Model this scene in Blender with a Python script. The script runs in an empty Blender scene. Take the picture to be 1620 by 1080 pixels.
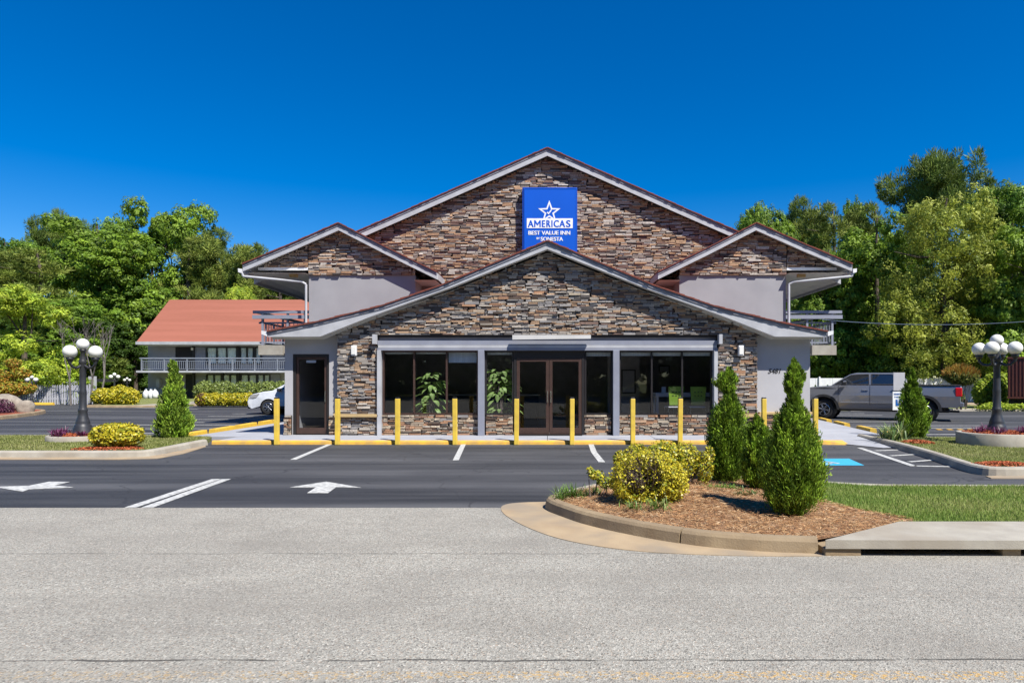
import bpy, math, random
import numpy as np
from mathutils import Vector, Matrix
PI = math.pi
random.seed(7)
RNG = np.random.default_rng(11)
scene = bpy.context.scene
col = scene.collection

# ------------------------------------------------------------------ camera
F, CX, CY, H = 1080.0, 866.0, 602.0, 1.6       # focal (px of the 1620 px photo), vanishing point, eye height
cam_d = bpy.data.cameras.new('camera')
cam_d.sensor_width = 36.0; cam_d.lens = 24.0; cam_d.sensor_fit = 'HORIZONTAL'
cam_d.shift_x = -(CX-810)/1620; cam_d.shift_y = (CY-540)/1620
cam_d.clip_end = 3000
cam = bpy.data.objects.new('camera', cam_d); col.objects.link(cam)
cam.location = (0, 0, H); cam.rotation_euler = (math.radians(90), 0, 0)
scene.camera = cam

# ------------------------------------------------------------------ light
SUN = Vector((0.67, -0.743, 1.35)).normalized()
elev = math.asin(SUN.z); azim = math.atan2(SUN.x, SUN.y)
world = bpy.data.worlds.new('World'); scene.world = world; world.use_nodes = True
wn = world.node_tree; wn.nodes.clear()
wo = wn.nodes.new('ShaderNodeOutputWorld'); wb = wn.nodes.new('ShaderNodeBackground')
sky = wn.nodes.new('ShaderNodeTexSky'); sky.sky_type = 'NISHITA'; sky.sun_disc = False
sky.sun_elevation = elev; sky.sun_rotation = azim
sky.altitude = 200; sky.air_density = 1.0; sky.dust_density = 0.0; sky.ozone_density = 5.0
hs = wn.nodes.new('ShaderNodeHueSaturation'); hs.inputs['Saturation'].default_value = 1.46
hs.inputs['Hue'].default_value = 0.509; hs.inputs['Value'].default_value = 1.07
wn.links.new(sky.outputs[0], hs.inputs['Color']); wn.links.new(hs.outputs[0], wb.inputs['Color'])
wb.inputs['Strength'].default_value = 0.076
wn.links.new(wb.outputs[0], wo.inputs['Surface'])
sd = bpy.data.lights.new('sun', 'SUN'); sd.energy = 5.0; sd.angle = math.radians(0.5); sd.color = (1.0, 0.955, 0.88)
sun = bpy.data.objects.new('sun', sd); col.objects.link(sun)
sun.rotation_euler = SUN.to_track_quat('Z', 'Y').to_euler(); sun.location = (20, -20, 40)
vs = scene.view_settings
vs.view_transform = 'Standard'; vs.look = 'None'; vs.gamma = 1; vs.use_curve_mapping = False; vs.exposure = 0.75
scene.render.engine = 'CYCLES'
scene.cycles.max_bounces = 8; scene.cycles.transparent_max_bounces = 12
scene.render.resolution_x = 1024; scene.render.resolution_y = 682

# ------------------------------------------------------------------ helpers
def P(x, y, Y): return Vector(((x-CX)/F*Y, Y, H-(y-CY)/F*Y))
def G(x, y, z=0.0):
    Y = (H-z)*F/(y-CY); return ((x-CX)/F*Y, Y)

def tag(o, label=None, cat=None, group=None, kind=None):
    if label: o['label'] = label
    if cat: o['category'] = cat
    if group: o['group'] = group
    if kind: o['kind'] = kind
    return o

def thing(name, loc, label, cat, group=None, rz=0.0):
    o = bpy.data.objects.new(name, None); col.objects.link(o)
    o.location = loc; o.rotation_euler = (0, 0, rz); o.empty_display_size = 0.2
    return tag(o, label, cat, group)

def root_of(o):
    while o.parent: o = o.parent
    return o

def link(name, me, parent=None):
    o = bpy.data.objects.new(name, me); col.objects.link(o)
    if parent: o.parent = parent
    return o

def copy_tree(o, parent=None):
    c = o.copy(); col.objects.link(c); c.parent = parent
    for ch in [x for x in o.children]: copy_tree(ch, c)
    return c

class MB:
    def __init__(s): s.v = []; s.f = []; s.m = []; s.c = []; s.sm = []
    def add(s, vs_, fs, mi=0, c=None, smooth=False):
        b = len(s.v); s.v += [tuple(p) for p in vs_]
        s.f += [tuple(i+b for i in f) for f in fs]; s.m += [mi]*len(fs); s.sm += [smooth]*len(fs)
        s.c += [c or (1, 1, 1)]*len(vs_)
        return s
    def box(s, x0, x1, y0, y1, z0, z1, mi=0, c=None):
        return s.add([(x0,y0,z0),(x1,y0,z0),(x1,y1,z0),(x0,y1,z0),(x0,y0,z1),(x1,y0,z1),(x1,y1,z1),(x0,y1,z1)],
              [(0,3,2,1),(4,5,6,7),(0,1,5,4),(1,2,6,5),(2,3,7,6),(3,0,4,7)], mi, c)
    def prism(s, pts, a0, a1, axis='y', mi=0, smooth=False):
        n = len(pts)
        def mk(p, a): return {'y': (p[0], a, p[1]), 'z': (p[0], p[1], a), 'x': (a, p[0], p[1])}[axis]
        vv = [mk(p, a0) for p in pts] + [mk(p, a1) for p in pts]
        fs = [tuple(range(n-1, -1, -1)), tuple(range(n, 2*n))]
        s.add(vv, fs, mi)
        s.add(vv, [(i, (i+1) % n, n+(i+1) % n, n+i) for i in range(n)], mi, None, smooth)
        return s
    def tube(s, p0, p1, r0, r1=None, n=8, mi=0, caps=True, c=None):
        r1 = r0 if r1 is None else r1
        p0, p1 = Vector(p0), Vector(p1); d = (p1-p0).normalized()
        a = d.orthogonal().normalized(); b = d.cross(a)
        vv = []
        for p, r in ((p0, r0), (p1, r1)):
            for i in range(n):
                t = 2*PI*i/n; vv.append(p + a*math.cos(t)*r + b*math.sin(t)*r)
        s.add(vv, [(i, (i+1) % n, n+(i+1) % n, n+i) for i in range(n)], mi, c, True)
        if caps: s.add(vv, [tuple(range(n-1, -1, -1)), tuple(range(n, 2*n))], mi, c)
        return s
    def path(s, pts, rs, n=8, mi=0):
        for i in range(len(pts)-1):
            s.tube(pts[i], pts[i+1], rs[i], rs[i+1], n, mi, caps=True)
        return s
    def lathe(s, prof, n=20, o=(0,0,0), mi=0, smooth=True, axis='z'):
        vv = []
        for r, z in prof:
            for i in range(n):
                t = 2*PI*i/n
                if axis == 'z': vv.append((o[0]+r*math.cos(t), o[1]+r*math.sin(t), o[2]+z))
                else: vv.append((o[0]+r*math.cos(t), o[1]+z, o[2]+r*math.sin(t)))
        fs = []
        for k in range(len(prof)-1):
            for i in range(n):
                j = (i+1) % n
                q = (k*n+i, k*n+j, (k+1)*n+j, (k+1)*n+i)
                fs.append(q if axis == 'z' else q[::-1])
        s.add(vv, fs, mi, None, smooth)
        return s
    def sphere(s, o, r, nu=16, nv=10, mi=0, sc=(1,1,1)):
        prof = [(r*math.sin(PI*k/nv)+1e-5, -r*math.cos(PI*k/nv)) for k in range(nv+1)]
        b = len(s.v); s.lathe(prof, nu, (0,0,0), mi)
        for i in range(b, len(s.v)):
            x, y, z = s.v[i]; s.v[i] = (o[0]+x*sc[0], o[1]+y*sc[1], o[2]+z*sc[2])
        return s
    def jitter(s, a, b0=0):
        for i in range(b0, len(s.v)):
            x, y, z = s.v[i]; s.v[i] = (x+random.uniform(-a,a), y+random.uniform(-a,a), z+random.uniform(-a,a))
    def mesh(s, name, mats, off=(0,0,0)):
        me = bpy.data.meshes.new(name)
        me.from_pydata([(x-off[0], y-off[1], z-off[2]) for x, y, z in s.v], [], s.f)
        for m in (mats if isinstance(mats, (list, tuple)) else [mats]): me.materials.append(m)
        me.polygons.foreach_set('material_index', s.m)
        me.polygons.foreach_set('use_smooth', s.sm)
        ca = me.color_attributes.new('Col', 'FLOAT_COLOR', 'POINT')
        ca.data.foreach_set('color', np.array([(c[0], c[1], c[2], 1) for c in s.c], dtype=np.float32).ravel())
        me.update()
        return me
    def build(s, name, mats, parent=None, world=True, bevel=0, kind=None, label=None, cat=None, group=None, seg=2, org=None):
        if parent is not None:
            off = tuple(root_of(parent).location) if world else (0, 0, 0)
            o = link(name, s.mesh(name, mats, off), parent)
        else:
            a = np.array(s.v)
            off = org if org is not None else ((a[:,0].min()+a[:,0].max())/2, (a[:,1].min()+a[:,1].max())/2, a[:,2].min())
            off = tuple(float(t) for t in off)
            o = link(name, s.mesh(name, mats, off)); o.location = off
        if bevel:
            b = o.modifiers.new('bevel', 'BEVEL'); b.width = bevel; b.segments = seg; b.limit_method = 'ANGLE'
            b.angle_limit = math.radians(40)
        tag(o, label, cat, group, kind)
        return o

# ---- materials
def nmat(name, c1, c2=None, scale=4, rough=0.8, metal=0, bump=0, bscale=60, detail=6, c3=None, scale3=0.5, f3=0.5, dist=0.01, spec=0.5, stretch=None, lo=0.35, hi=0.65, coat=0):
    m = bpy.data.materials.new(name); m.use_nodes = True
    nt = m.node_tree; N, L = nt.nodes, nt.links
    b = N['Principled BSDF']; b.inputs['Roughness'].default_value = rough; b.inputs['Metallic'].default_value = metal
    b.inputs['Specular IOR Level'].default_value = spec
    if coat: b.inputs['Coat Weight'].default_value = coat; b.inputs['Coat Roughness'].default_value = 0.04
    tc = N.new('ShaderNodeTexCoord'); vec = tc.outputs['Object']
    if stretch:
        mp = N.new('ShaderNodeMapping'); mp.inputs['Scale'].default_value = stretch
        L.new(vec, mp.inputs['Vector']); vec = mp.outputs[0]
    def noise(sc, de):
        n = N.new('ShaderNodeTexNoise'); n.inputs['Scale'].default_value = sc; n.inputs['Detail'].default_value = de
        L.new(vec, n.inputs['Vector']); return n
    def ramp(src, a, b_):
        r = N.new('ShaderNodeMapRange'); r.inputs['From Min'].default_value = a; r.inputs['From Max'].default_value = b_
        L.new(src, r.inputs['Value']); return r.outputs[0]
    def mix(fac, a, c):
        x = N.new('ShaderNodeMix'); x.data_type = 'RGBA'
        if isinstance(fac, float): x.inputs[0].default_value = fac
        else: L.new(fac, x.inputs[0])
        for sock, val in ((x.inputs[6], a), (x.inputs[7], c)):
            if isinstance(val, tuple): sock.default_value = (*val, 1)
            else: L.new(val, sock)
        return x.outputs[2]
    if c2 is None: c2 = tuple(x*0.86 for x in c1)
    out = mix(ramp(noise(scale, detail).outputs[0], lo, hi), c1, c2)
    if c3:
        mm = N.new('ShaderNodeMath'); mm.operation = 'MULTIPLY'; mm.inputs[1].default_value = f3
        L.new(ramp(noise(scale3, 5).outputs[0], 0.42, 0.62), mm.inputs[0]); out = mix(mm.outputs[0], out, c3)
    L.new(out, b.inputs['Base Color'])
    if bump:
        bp = N.new('ShaderNodeBump'); bp.inputs['Strength'].default_value = bump; bp.inputs['Distance'].default_value = dist
        L.new(noise(bscale, 5).outputs[0], bp.inputs['Height']); L.new(bp.outputs[0], b.inputs['Normal'])
    m['out'] = 1
    return m

def attr_mat(name, rough=0.8, bump=0.3, bscale=40, trans=0.0, nvar=0.25, nscale=30, dist=0.01, spec=0.3):
    m = bpy.data.materials.new(name); m.use_nodes = True
    nt = m.node_tree; N, L = nt.nodes, nt.links
    b = N['Principled BSDF']; b.inputs['Roughness'].default_value = rough; b.inputs['Specular IOR Level'].default_value = spec
    at = N.new('ShaderNodeAttribute'); at.attribute_name = 'Col'
    src = at.outputs['Color']
    if nvar:
        tc = N.new('ShaderNodeTexCoord'); n = N.new('ShaderNodeTexNoise'); n.inputs['Scale'].default_value = nscale; n.inputs['Detail'].default_value = 5
        L.new(tc.outputs['Object'], n.inputs['Vector'])
        r = N.new('ShaderNodeMapRange'); r.inputs['From Min'].default_value = .3; r.inputs['From Max'].default_value = .7
        r.inputs['To Min'].default_value = 1-nvar; r.inputs['To Max'].default_value = 1+nvar
        L.new(n.outputs[0], r.inputs['Value'])
        v = N.new('ShaderNodeVectorMath'); v.operation = 'SCALE'
        L.new(src, v.inputs[0]); L.new(r.outputs[0], v.inputs['Scale']); src = v.outputs[0]
        if bump:
            bp = N.new('ShaderNodeBump'); bp.inputs['Strength'].default_value = bump; bp.inputs['Distance'].default_value = dist
            n2 = N.new('ShaderNodeTexNoise'); n2.inputs['Scale'].default_value = bscale; n2.inputs['Detail'].default_value = 5
            L.new(tc.outputs['Object'], n2.inputs['Vector'])
            L.new(n2.outputs[0], bp.inputs['Height']); L.new(bp.outputs[0], b.inputs['Normal'])
    L.new(src, b.inputs['Base Color'])
    if trans:
        tr = N.new('ShaderNodeBsdfTranslucent'); L.new(src, tr.inputs['Color'])
        mx = N.new('ShaderNodeMixShader'); mx.inputs[0].default_value = trans
        L.new(b.outputs[0], mx.inputs[1]); L.new(tr.outputs[0], mx.inputs[2])
        L.new(mx.outputs[0], N['Material Output'].inputs['Surface'])
    return m

def glass_mat(name, tint=(0.3,0.32,0.34), refl=0.10):
    m = bpy.data.materials.new(name); m.use_nodes = True
    nt = m.node_tree; N, L = nt.nodes, nt.links; N.remove(N['Principled BSDF'])
    t = N.new('ShaderNodeBsdfTransparent'); t.inputs['Color'].default_value = (*tint, 1)
    g = N.new('ShaderNodeBsdfGlossy'); g.inputs['Roughness'].default_value = 0.015; g.inputs['Color'].default_value = (0.9,0.93,0.96,1)
    lw = N.new('ShaderNodeLayerWeight'); lw.inputs['Blend'].default_value = 0.5      # 1-|cos|: a thin pane, the same from both sides
    pw = N.new('ShaderNodeMath'); pw.operation = 'POWER'; pw.inputs[1].default_value = 5; L.new(lw.outputs['Facing'], pw.inputs[0])
    ad = N.new('ShaderNodeMath'); ad.operation = 'MULTIPLY_ADD'; ad.inputs[1].default_value = 1-refl; ad.inputs[2].default_value = refl
    ad.use_clamp = True; L.new(pw.outputs[0], ad.inputs[0])
    mx = N.new('ShaderNodeMixShader'); L.new(ad.outputs[0], mx.inputs[0]); L.new(t.outputs[0], mx.inputs[1]); L.new(g.outputs[0], mx.inputs[2])
    L.new(mx.outputs[0], N['Material Output'].inputs['Surface'])
    return m

M = {}
M['trim'] = nmat('painted trim', (0.44,0.445,0.465), (0.36,0.365,0.385), scale=3, rough=0.5, bump=0.1, bscale=20)
M['drip'] = nmat('shade grey drip metal', (0.22,0.22,0.25), rough=0.5)  # darker grey carries the shade below the shingle edge
M['soffit'] = nmat('soffit paint', (0.58,0.57,0.55), (0.50,0.49,0.47), scale=2, rough=0.7)
M['stucco'] = nmat('grey stucco', (0.415,0.41,0.425), (0.375,0.37,0.385), scale=1.6, rough=0.9, bump=0.25, bscale=120, c3=(0.36,0.355,0.365), scale3=0.9, f3=0.6)
M['stucco2'] = nmat('lilac grey stucco', (0.305,0.30,0.315), (0.27,0.266,0.282), scale=1.2, rough=0.9, bump=0.2, bscale=90)
M['greytrim'] = nmat('grey blue trim', (0.235,0.25,0.30), (0.21,0.22,0.27), scale=3, rough=0.55)
M['shingle'] = nmat('red shingles', (0.22,0.055,0.035), (0.13,0.035,0.025), scale=14, rough=0.9, bump=0.6, bscale=40, stretch=(1,4,4))
M['shingle_far'] = nmat('faded red shingles', (0.262,0.088,0.053), (0.235,0.078,0.047), scale=7, rough=0.9, bump=0.6, bscale=12, stretch=(0.3,4,4), c3=(0.31,0.105,0.068), scale3=0.3, f3=0.6)
M['bronze'] = nmat('bronze aluminium', (0.085,0.05,0.04), (0.07,0.042,0.035), scale=6, rough=0.35, metal=0.3)
M['darkframe'] = nmat('dark window frame', (0.022,0.020,0.021), rough=0.35)
M['glass'] = glass_mat('tinted glass', (0.76,0.78,0.81), 0.06)
M['carglass'] = glass_mat('car glass', (0.06,0.07,0.08), 0.16)
M['paleglass'] = glass_mat('window glass', (0.9,0.93,0.93), 0.05)
M['stone'] = attr_mat('ledge stone', rough=0.85, bump=0.5, bscale=55, nvar=0.28, nscale=22, dist=0.012)
M['grout'] = nmat('dark stone backing', (0.035,0.03,0.028), rough=0.95)
M['cap'] = nmat('tan stone cap', (0.46,0.33,0.15), (0.38,0.27,0.13), scale=7, rough=0.8, bump=0.3, bscale=40)
M['yellow'] = nmat('yellow paint', (0.72,0.46,0.045), (0.64,0.40,0.04), scale=9, rough=0.55, bump=0.15, bscale=60, c3=(0.50,0.33,0.07), scale3=7, f3=0.35)
M['yellow_post'] = nmat('yellow sleeve', (0.72,0.51,0.065), (0.66,0.46,0.06), scale=5, rough=0.45, bump=.15, bscale=30, c3=(0.42,0.29,0.07), scale3=5, f3=.35)
M['yellow_curb'] = nmat('yellow kerb paint', (0.70,0.40,0.04), (0.55,0.31,0.05), scale=4, rough=0.75, bump=0.3, bscale=50, c3=(0.36,0.24,0.09), scale3=5, f3=0.5)
M['black'] = nmat('black paint', (0.018,0.018,0.020), rough=0.4)
M['blackplastic'] = nmat('black plastic', (0.022,0.022,0.024), rough=0.6)
M['lamp_iron'] = nmat('painted lamp iron', (0.022,0.023,0.027), (0.032,0.033,0.038), scale=8, rough=0.45)
M['globe'] = nmat('white globe acrylic', (0.74,0.73,0.69), (0.68,0.67,0.63), scale=2, rough=0.3)
M['concrete'] = nmat('concrete', (0.36,0.335,0.28), (0.30,0.275,0.23), scale=5, rough=0.9, bump=0.3, bscale=90, c3=(0.24,0.20,0.15), scale3=1.4, f3=0.5)
M['tanconcrete'] = nmat('stained kerb concrete', (0.33,0.25,0.15), (0.23,0.165,0.095), scale=4, rough=0.9, bump=0.4, bscale=60, c3=(0.20,0.15,0.095), scale3=1.6, f3=0.6)
M['pan'] = nmat('gutter pan concrete', (0.36,0.27,0.165), (0.30,0.22,0.135), scale=3, rough=0.9, bump=0.25, bscale=120, c3=(0.24,0.20,0.15), scale3=1.6, f3=0.7)
M['sidewalk'] = nmat('painted grey walk', (0.33,0.34,0.37), (0.29,0.30,0.33), scale=2, rough=0.85, bump=0.15, bscale=80, c3=(0.24,0.24,0.26), scale3=0.9, f3=0.4)
M['paint'] = nmat('road paint', (0.54,0.54,0.51), (0.44,0.44,0.42), scale=6, rough=0.7, bump=0.2, bscale=150, c3=(0.20,0.20,0.20), scale3=14, f3=0.65)
M['bluepaint'] = nmat('blue road paint', (0.03,0.36,0.55), (0.04,0.31,0.48), scale=8, rough=0.7)
M['bark'] = nmat('bark', (0.11,0.085,0.065), (0.06,0.045,0.035), scale=9, rough=0.95, bump=0.6, bscale=30, stretch=(1,1,0.25))
M['deadwood'] = nmat('grey dead wood', (0.17,0.15,0.13), (0.10,0.09,0.08), scale=6, rough=0.95)
M['twig'] = nmat('twig', (0.16,0.12,0.105), (0.10,0.075,0.06), scale=20, rough=0.95)
M['leaf'] = attr_mat('broad leaf', rough=0.55, bump=0, trans=0.35, nvar=0)
M['needle'] = attr_mat('needles', rough=0.65, bump=0, trans=0.2, nvar=0)
M['waxleaf'] = attr_mat('glossy leaf', rough=0.4, bump=0, trans=0.25, nvar=0, spec=0.4)
M['straw'] = attr_mat('pine straw strands', rough=0.8, bump=0, nvar=0)
M['mulch'] = nmat('pine straw', (0.30,0.155,0.065), (0.15,0.075,0.035), scale=28, rough=0.95, bump=1, bscale=90, dist=0.02, c3=(0.36,0.22,0.12), scale3=3, f3=0.6)
M['redmulch'] = nmat('red mulch', (0.34,0.08,0.03), (0.17,0.04,0.02), scale=40, rough=0.95, bump=1, bscale=70, dist=0.03)
M['white'] = nmat('white paint', (0.72,0.72,0.72), (0.62,0.62,0.63), scale=3, rough=0.5)
M['greyfence'] = nmat('weathered pale fence', (0.42,0.42,0.45), (0.36,0.36,0.39), scale=3, rough=0.8)
M['chrome'] = nmat('chrome', (0.6,0.6,0.62), rough=0.15, metal=1.0)
M['alloy'] = nmat('alloy', (0.42,0.43,0.46), rough=0.25, metal=0.9)
M['tyre'] = nmat('tyre rubber', (0.02,0.02,0.021), rough=0.85)
M['truckpaint'] = nmat('graphite metallic', (0.20,0.21,0.24), (0.195,0.205,0.235), scale=300, rough=0.3, metal=0.4, coat=1)
M['suvpaint'] = nmat('white car paint', (0.62,0.65,0.70), rough=0.3, coat=0.6)
M['redlens'] = nmat('red lens', (0.55,0.01,0.02), rough=0.15)
M['clearlens'] = nmat('clear lens', (0.5,0.5,0.52), rough=0.1, metal=0.5)
M['rail'] = nmat('blue grey rail paint', (0.22,0.24,0.285), (0.18,0.20,0.24), scale=3, rough=.5)
M['signblue'] = nmat('sign blue face', (0.004,0.085,0.50), (0.004,0.09,0.53), scale=1, rough=0.35)
M['signside'] = nmat('sign blue side', (0.004,0.05,0.36), rough=0.4)
M['signwhite'] = nmat('sign white vinyl', (0.80,0.82,0.84), rough=0.4)
M['interior'] = nmat('interior wall', (0.34,0.33,0.33), (0.28,0.27,0.27), rough=0.9)
M['interiorfloor'] = nmat('interior floor', (0.18,0.17,0.16), rough=0.4)
M['curtain'] = nmat('pale curtains', (0.78,0.84,0.83), (0.66,0.73,0.73), scale=8, rough=0.9, stretch=(4,1,0.2))
M['deepdark'] = nmat('unlit depth and dark paint', (0.02,0.02,0.022), rough=0.9)  # near-black stands in for unlit depth; the counter wears it as paint
M['lime'] = nmat('lime chair', (0.28,0.45,0.05), rough=0.4)
M['rust'] = nmat('brown ribbed metal', (0.17,0.05,0.032), (0.13,0.038,0.026), scale=3, rough=0.6)
M['boulder'] = nmat('boulder', (0.30,0.26,0.21), (0.18,0.15,0.12), scale=5, rough=0.95, bump=0.8, bscale=12)
M['bag'] = nmat('white bag', (0.75,0.75,0.77), rough=0.6)
M['grassbase'] = nmat('grass soil', (0.13,0.155,0.035), (0.09,0.12,0.028), scale=18, rough=0.95, bump=0.8, bscale=90, dist=0.03, c3=(0.21,0.19,0.06), scale3=1.1, f3=0.6)
M['lawn'] = nmat('lawn', (0.17,0.20,0.05), (0.13,0.155,0.035), scale=12, rough=0.95, bump=0.9, bscale=70, dist=0.04, c3=(0.25,0.24,0.085), scale3=0.9, f3=0.7)

def ground_mats():
    # light chip-sealed road with coarse aggregate, wandering cracks and a worn yellow line
    m = bpy.data.materials.new('chip seal road'); m.use_nodes = True
    nt = m.node_tree; N, L = nt.nodes, nt.links; b = N['Principled BSDF']
    b.inputs['Roughness'].default_value = 0.9; b.inputs['Specular IOR Level'].default_value = 0.25
    g = N.new('ShaderNodeNewGeometry'); pos = g.outputs['Position']
    def noise(sc, de, w=None, rough=0.5):
        n = N.new('ShaderNodeTexNoise'); n.inputs['Scale'].default_value = sc; n.inputs['Detail'].default_value = de
        n.inputs['Roughness'].default_value = rough
        L.new(w or pos, n.inputs['Vector']); return n.outputs[0]
    def rng(s, a, b_, c=0., d=1.):
        r = N.new('ShaderNodeMapRange'); r.inputs[1].default_value = a; r.inputs[2].default_value = b_; r.inputs[3].default_value = c; r.inputs[4].default_value = d
        L.new(s, r.inputs[0]); return r.outputs[0]
    def mix(fac, a, c, mode='MIX'):
        x = N.new('ShaderNodeMix'); x.data_type = 'RGBA'; x.blend_type = mode
        if isinstance(fac, float): x.inputs[0].default_value = fac
        else: L.new(fac, x.inputs[0])
        for so, val in ((x.inputs[6], a), (x.inputs[7], c)):
            if isinstance(val, tuple): so.default_value = (*val, 1)
            else: L.new(val, so)
        return x.outputs[2]
    def math_(op, a, b_=None):
        x = N.new('ShaderNodeMath'); x.operation = op
        for i, v in enumerate((a, b_)):
            if v is None: continue
            if isinstance(v, (int, float)): x.inputs[i].default_value = v
            else: L.new(v, x.inputs[i])
        return x.outputs[0]
    vo = N.new('ShaderNodeTexVoronoi'); vo.inputs['Scale'].default_value = 105; L.new(pos, vo.inputs['Vector'])
    sp = N.new('ShaderNodeSeparateColor'); L.new(vo.outputs['Color'], sp.inputs[0])
    base = mix(rng(noise(1.3, 6), .35, .65), (0.29,0.278,0.243), (0.345,0.332,0.29))
    base = mix(rng(sp.outputs[0], .0, .35, 0.9, 0.), base, (0.085,0.08,0.07))
    base = mix(rng(sp.outputs[1], .8, 1., 0., 0.9), base, (0.58,0.55,0.48))
    base = mix(rng(sp.outputs[2], .85, 1., 0., 0.6), base, (0.36,0.25,0.17))
    base = mix(rng(noise(38, 3, None, .7), .46, .62, 0., .42), base, (0.15,0.142,0.125))
    base = mix(rng(noise(0.55, 4, None, .6), .5, .66, 0., .22), base, (0.17,0.16,0.14))
    base = mix(rng(noise(5.5, 4, None, .7), .66, .72, 0., .5), base, (0.12,0.11,0.10))
    mp = N.new('ShaderNodeMapping'); mp.inputs['Scale'].default_value = (0.25, 1.4, 1); L.new(pos, mp.inputs['Vector'])
    base = mix(rng(noise(1.0, 6, mp.outputs[0], .6), .4, .68, 0., .45), base, (0.20,0.185,0.16))
    base = mix(rng(noise(9, 3, mp.outputs[0], .6), .6, .75, 0., .35), base, (0.17,0.16,0.15))
    # cracks: where y passes a wandering line
    se = N.new('ShaderNodeSeparateXYZ'); L.new(pos, se.inputs[0])
    wob = math_('MULTIPLY', math_('SUBTRACT', noise(1.7, 5), .5), .09)
    for y0, w_, st in ((3.90, .010, .85), (6.30, .011, .55), (5.02, .007, .2)):
        d = math_('ABSOLUTE', math_('SUBTRACT', math_('ADD', se.outputs[1], wob), y0))
        k = rng(d, w_*.5, w_*1.5, st, 0.)
        k = math_('MULTIPLY', k, rng(noise(2.4, 4), .36, .5))
        base = mix(k, base, (0.035,0.033,0.03))
    # worn double yellow line
    for y0 in (3.70, 3.50):
        d = math_('ABSOLUTE', math_('SUBTRACT', se.outputs[1], y0))
        k = math_('MULTIPLY', rng(d, .045, .06, 1., 0.), rng(noise(42, 4), .50, .62, 0., .75))
        k = math_('MULTIPLY', k, rng(se.outputs[0], -3.5, 2.0, .25, 1.))
        base = mix(k, base, (0.52,0.31,0.07))
    L.new(base, b.inputs['Base Color'])
    bp = N.new('ShaderNodeBump'); bp.inputs['Strength'].default_value = .7; bp.inputs['Distance'].default_value = .008
    L.new(vo.outputs['Distance'], bp.inputs['Height']); L.new(bp.outputs[0], b.inputs['Normal'])
    M['road'] = m
    # dark sealed asphalt with pale tyre-swept streaks
    m = bpy.data.materials.new('sealed asphalt'); m.use_nodes = True
    nt = m.node_tree; N, L = nt.nodes, nt.links; b = N['Principled BSDF']
    b.inputs['Roughness'].default_value = 0.75; b.inputs['Specular IOR Level'].default_value = 0.35
    g = N.new('ShaderNodeNewGeometry'); pos = g.outputs['Position']
    mp = N.new('ShaderNodeMapping'); mp.inputs['Scale'].default_value = (0.07, 0.9, 1); L.new(pos, mp.inputs['Vector'])
    mp2 = N.new('ShaderNodeMapping'); mp2.inputs['Scale'].default_value = (0.3, 5.0, 1); L.new(pos, mp2.inputs['Vector'])
    base = mix(rng(noise(1.0, 6, mp.outputs[0], .55), .38, .64), (0.018,0.019,0.022), (0.086,0.086,0.090))
    base = mix(rng(noise(1.0, 5, mp2.outputs[0], .6), .45, .7, 0., .28), base, (0.095,0.095,0.10))
    base = mix(rng(noise(0.35, 4), .42, .62, 0., .45), base, (0.026,0.027,0.031))
    base = mix(rng(noise(160, 2), .55, .75, 0., .5), base, (0.16,0.16,0.165))
    base = mix(rng(noise(3.1, 6, None, .65), .66, .72, 0., .5), base, (0.022,0.022,0.026))
    # hairline seams
    vo2 = N.new('ShaderNodeTexVoronoi'); vo2.feature = 'DISTANCE_TO_EDGE'; vo2.inputs['Scale'].default_value = 0.33; 
    wp = N.new('ShaderNodeVectorMath'); wp.operation = 'ADD'
    nz = N.new('ShaderNodeTexNoise'); nz.inputs['Scale'].default_value = 1.4; L.new(pos, nz.inputs['Vector'])
    L.new(pos, wp.inputs[0]); L.new(nz.outputs['Color'], wp.inputs[1]); L.new(wp.outputs[0], vo2.inputs['Vector'])
    base = mix(rng(vo2.outputs['Distance'], .002, .006, .6, 0.), base, (0.018,0.018,0.02))
    L.new(base, b.inputs['Base Color'])
    bp = N.new('ShaderNodeBump'); bp.inputs['Strength'].default_value = .35; bp.inputs['Distance'].default_value = .004
    L.new(noise(120, 3), bp.inputs['Height']); L.new(bp.outputs[0], b.inputs['Normal'])
    M['asphalt'] = m
ground_mats()

# ---- numpy leaf meshes
def unit(a): return a/np.maximum(np.linalg.norm(a, axis=1, keepdims=True), 1e-9)
def quads_mesh(name, C, U, V, colr, mat, mid=0.0, tri=False):
    n = len(C)
    if tri: vv = np.stack([C-V, C+V, C+U], 1); k = 3
    else: vv = np.stack([C-U, C+V+U*mid, C+U, C-V+U*mid], 1); k = 4
    me = bpy.data.meshes.new(name)
    me.vertices.add(n*k); me.vertices.foreach_set('co', vv.astype(np.float32).ravel())
    me.loops.add(n*k); me.loops.foreach_set('vertex_index', np.arange(n*k, dtype=np.int32))
    me.polygons.add(n); me.polygons.foreach_set('loop_start', np.arange(0, n*k, k, dtype=np.int32))
    me.update(calc_edges=True)
    ca = me.color_attributes.new('Col', 'FLOAT_COLOR', 'POINT')
    c4 = np.ones((n, k, 4), np.float32); c4[:, :, :3] = colr[:, None, :]
    ca.data.foreach_set('color', c4.ravel())
    me.materials.append(mat); me.validate()
    return me
def rdirs(n, rng=RNG): return unit(rng.normal(size=(n, 3)))
def tangents(Nn, rng=RNG):
    U = unit(np.cross(Nn, rdirs(len(Nn), rng))); return U, np.cross(Nn, U)
# ================================================================== SETTING
def sheet(name, pts, z, mat, th=0.05, **k):
    return MB().prism(pts, z-th, z, 'z').build(name, mat, kind='structure', **k)

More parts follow.
